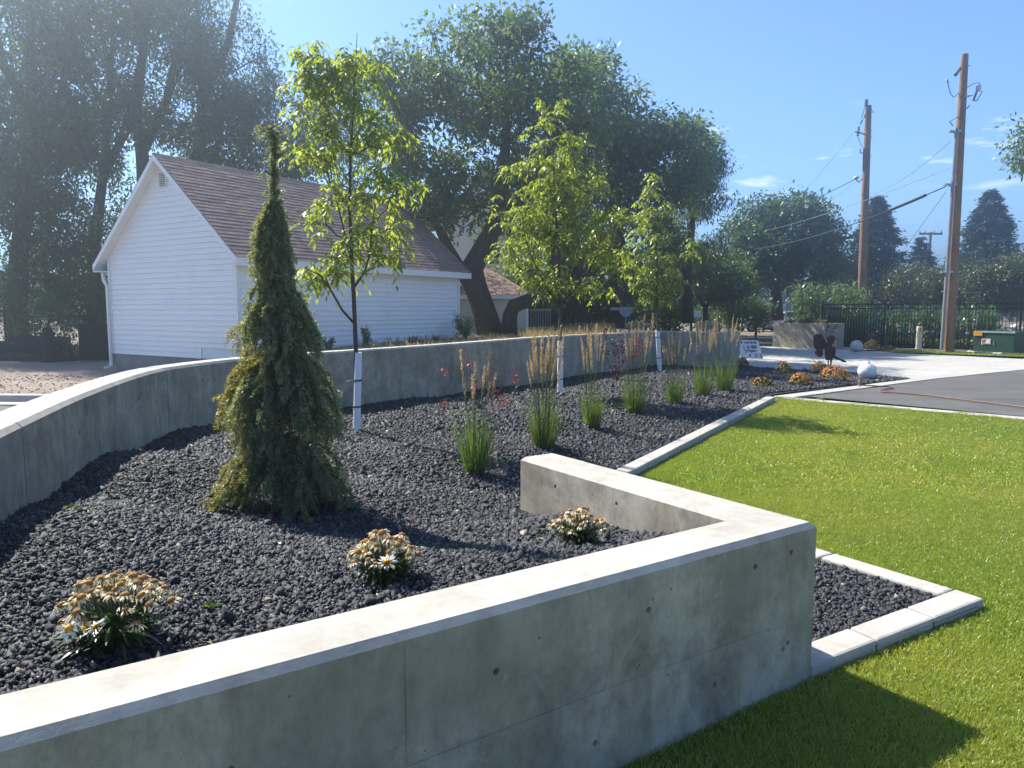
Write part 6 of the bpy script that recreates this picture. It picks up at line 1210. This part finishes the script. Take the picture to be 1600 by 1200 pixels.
car('white car parked under the round tree', 1204, 478, 62, .5, 'car_white'); car('silver car partly hidden behind the reeds', 1234, 481, 60, .1, 'car_silver'); car('white car low behind the roadside shrubs', 1192, 494, 55, .2, 'car_white'); car('white car half hidden by the dark bush left of the dish', 906, 492, 44, 1.2, 'car_white')
fp = P(1230, 436, 50); fo = thing('flag_pole', 'thin pole with small hanging striped flag before the round tree', 'flagpole', (fp.x, 50, -.05)); MB().tube([(0, 0, 0), (0, 0, fp.z)], .04, 6).build('pole', M['galv'], fo)
for i in range(5): MB().box((.05 + .07 * i, -.01 + .008 * (i % 2), fp.z - 1.15), (.118 + .07 * i, .01 + .008 * (i % 2), fp.z - .5 - .03 * i)).build('flag_stripe', M['red_paint' if i % 2 == 0 else 'white_tag'], fo)
fb = P(905, 490, 36); rb = thing('red_cart', 'dull red cart with white rails behind the dry grass', 'cart', (fb.x, 36, 0.0)); bevel(MB().box((-.5, -.3, fb.z - .12), (.5, .3, fb.z + .28)).build('body', M['red_paint'], rb), .05)
for x in (-.35, .35): MB().tube([(x, -.34, fb.z - .3), (x, -.28, fb.z - .3)], .2, 12).build('wheel', M['tyre'], rb)
MB().box((-.6, -.36, fb.z - .14), (.6, -.33, fb.z - .09)).build('rail', M['white_tag'], rb)
# railing beyond the cream building
ra, rb_ = P(826, 505, 33), P(860, 505, 33); rl = thing('porch_railing', 'pale metal railing right of the cream building', 'railing', (ra.x, 33, .3)); wr = rb_.x - ra.x
for z in (.45, 1.25): MB().box((0, -.02, z), (wr, .02, z + .05)).build('rail', M['galv'], rl)
for i in range(10): MB().box((wr * i / 9 - .012, -.012, .1), (wr * i / 9 + .012, .012, 1.3)).build('baluster', M['galv'], rl)
# dark screen, log pile and stump on the left
sa, sb = P(121, 505, 23), P(172, 505, 23); sc_ = thing('screen_fence', 'dark board screen beside the left corner of the garage', 'fence', (sa.x, 23, -.05)); ws = sb.x - sa.x; hz_ = P(140, 505, 23).z + .05
for i in range(7): MB().box((ws * i / 7 + .004, 0, .05), (ws * (i + 1) / 7 - .004, .03, hz_ - .02 * (i % 2))).build('board', M['dark_wood'], sc_)
for z in (.4, hz_ - .3): MB().box((0, .031, z), (ws, .08, z + .09)).build('rail', M['dark_wood'], sc_)
li = 0
for px, py, Y, r, L, a in ((15, 566, 23.5, .30, 2.4, .1), (52, 566, 23.4, .30, 2.2, -.05), (34, 548, 23.8, .28, 2.4, .06), (10, 545, 23.9, .26, 2.2, .0), (80, 568, 23.2, .24, 1.6, .2), (60, 535, 24, .22, 1.8, -.1)):
    q = P(px, py, Y); labs = ['bottom left log of the dark log pile', 'bottom middle log of the dark log pile', 'upper middle log of the dark log pile', 'upper left log of the dark log pile', 'shorter log at the right foot of the dark log pile', 'topmost log of the dark log pile']
    o = thing('stacked_log', labs[li], 'log', (q.x, Y, q.z), a, 'dark log pile under the trees'); li += 1; MB().tube([(-L / 2, 0, 0), (-L / 4, .03, .02), (L / 4, -.02, 0), (L / 2, 0, .01)], [r, r * .97, r * .92, r * .88], 12).build('log_body', M['dark_wood'], o, smooth=False); MB().tube([(L / 2 + .001, 0, .01), (L / 2 + .015, 0, .01)], r * .8, 12).build('cut_face', M['pole_old'], o)
q = P(82, 562, 22.8); so_ = thing('leaning_stump', 'dark leaning tree stump right of the log pile', 'stump', (q.x, 22.8, -.05)); tq = P(73, 512, 22.8); dx = tq.x - q.x; hz2 = tq.z + .05; MB().tube([(0, 0, 0), (dx * .4, 0, hz2 * .4), (dx * .8, 0, hz2 * .8), (dx, 0, hz2)], [.34, .22, .17, .13], 10).build('stump_body', M['dark_wood'], so_); MB().tube([(dx * .7, 0, hz2 * .7), (dx * .7 + .25, -.1, hz2 * .85)], [.08, .05], 7).build('stub', M['dark_wood'], so_)
q = P(104, 548, 25); sbq = thing('straw_bale', 'tan straw bale glimpsed between the stump and the dark screen', 'straw bale', (q.x, 25, -.05)); bevel(MB().box((-.45, -.25, 0), (.45, .25, .45)).build('bale_body', M['tan_straw'], sbq), .05); [MB().box((x - .01, -.256, .0), (x + .01, .256, .456)).build('twine', M['hose'], sbq) for x in (-.2, .2)]
# stones on the dirt yard
sv, sf, o_ = [], [], 0
for i in range(2200):
    x, y = rng.uniform(-16, -4.6), rng.uniform(12.7, 18.5)
    r = rng.uniform(.008, .028); n6 = np.array([(1,0,0),(-1,0,0),(0,1,0),(0,-1,0),(0,0,.7),(0,0,-.7)]) * r * rng.uniform(.6, 1.3, (6, 1)) + np.array([x, y, -.02]); sv.append(n6); sf.append(np.array([(0,2,4),(2,1,4),(1,3,4),(3,0,4),(2,0,5),(1,2,5),(3,1,5),(0,3,5)]) + o_); o_ += 6
tag(link_mesh('yard_stones', np_mesh('yard_stones', np.concatenate(sv), np.concatenate(sf)), M['dirt']), 'small loose stones scattered over the dirt yard', 'stones', kind='stuff')

# ------------------------------------------------------------------ added haze box standing in for lens glare towards the sun
hz_t = NT('glare_haze'); vol = hz_t.n('ShaderNodeVolumePrincipled'); vol.inputs['Color'].default_value = (.72, .88, 1, 1); vol.inputs['Density'].default_value = .0066; vol.inputs['Anisotropy'].default_value = .87
hz_t.l(vol.outputs[0], hz_t.out.inputs['Volume'])
tag(MB().box((-950, -350, -1.4), (950, 1650, 20)).build('haze', hz_t.m), 'added thin bright haze standing in for lens glare', 'haze', kind='stuff')
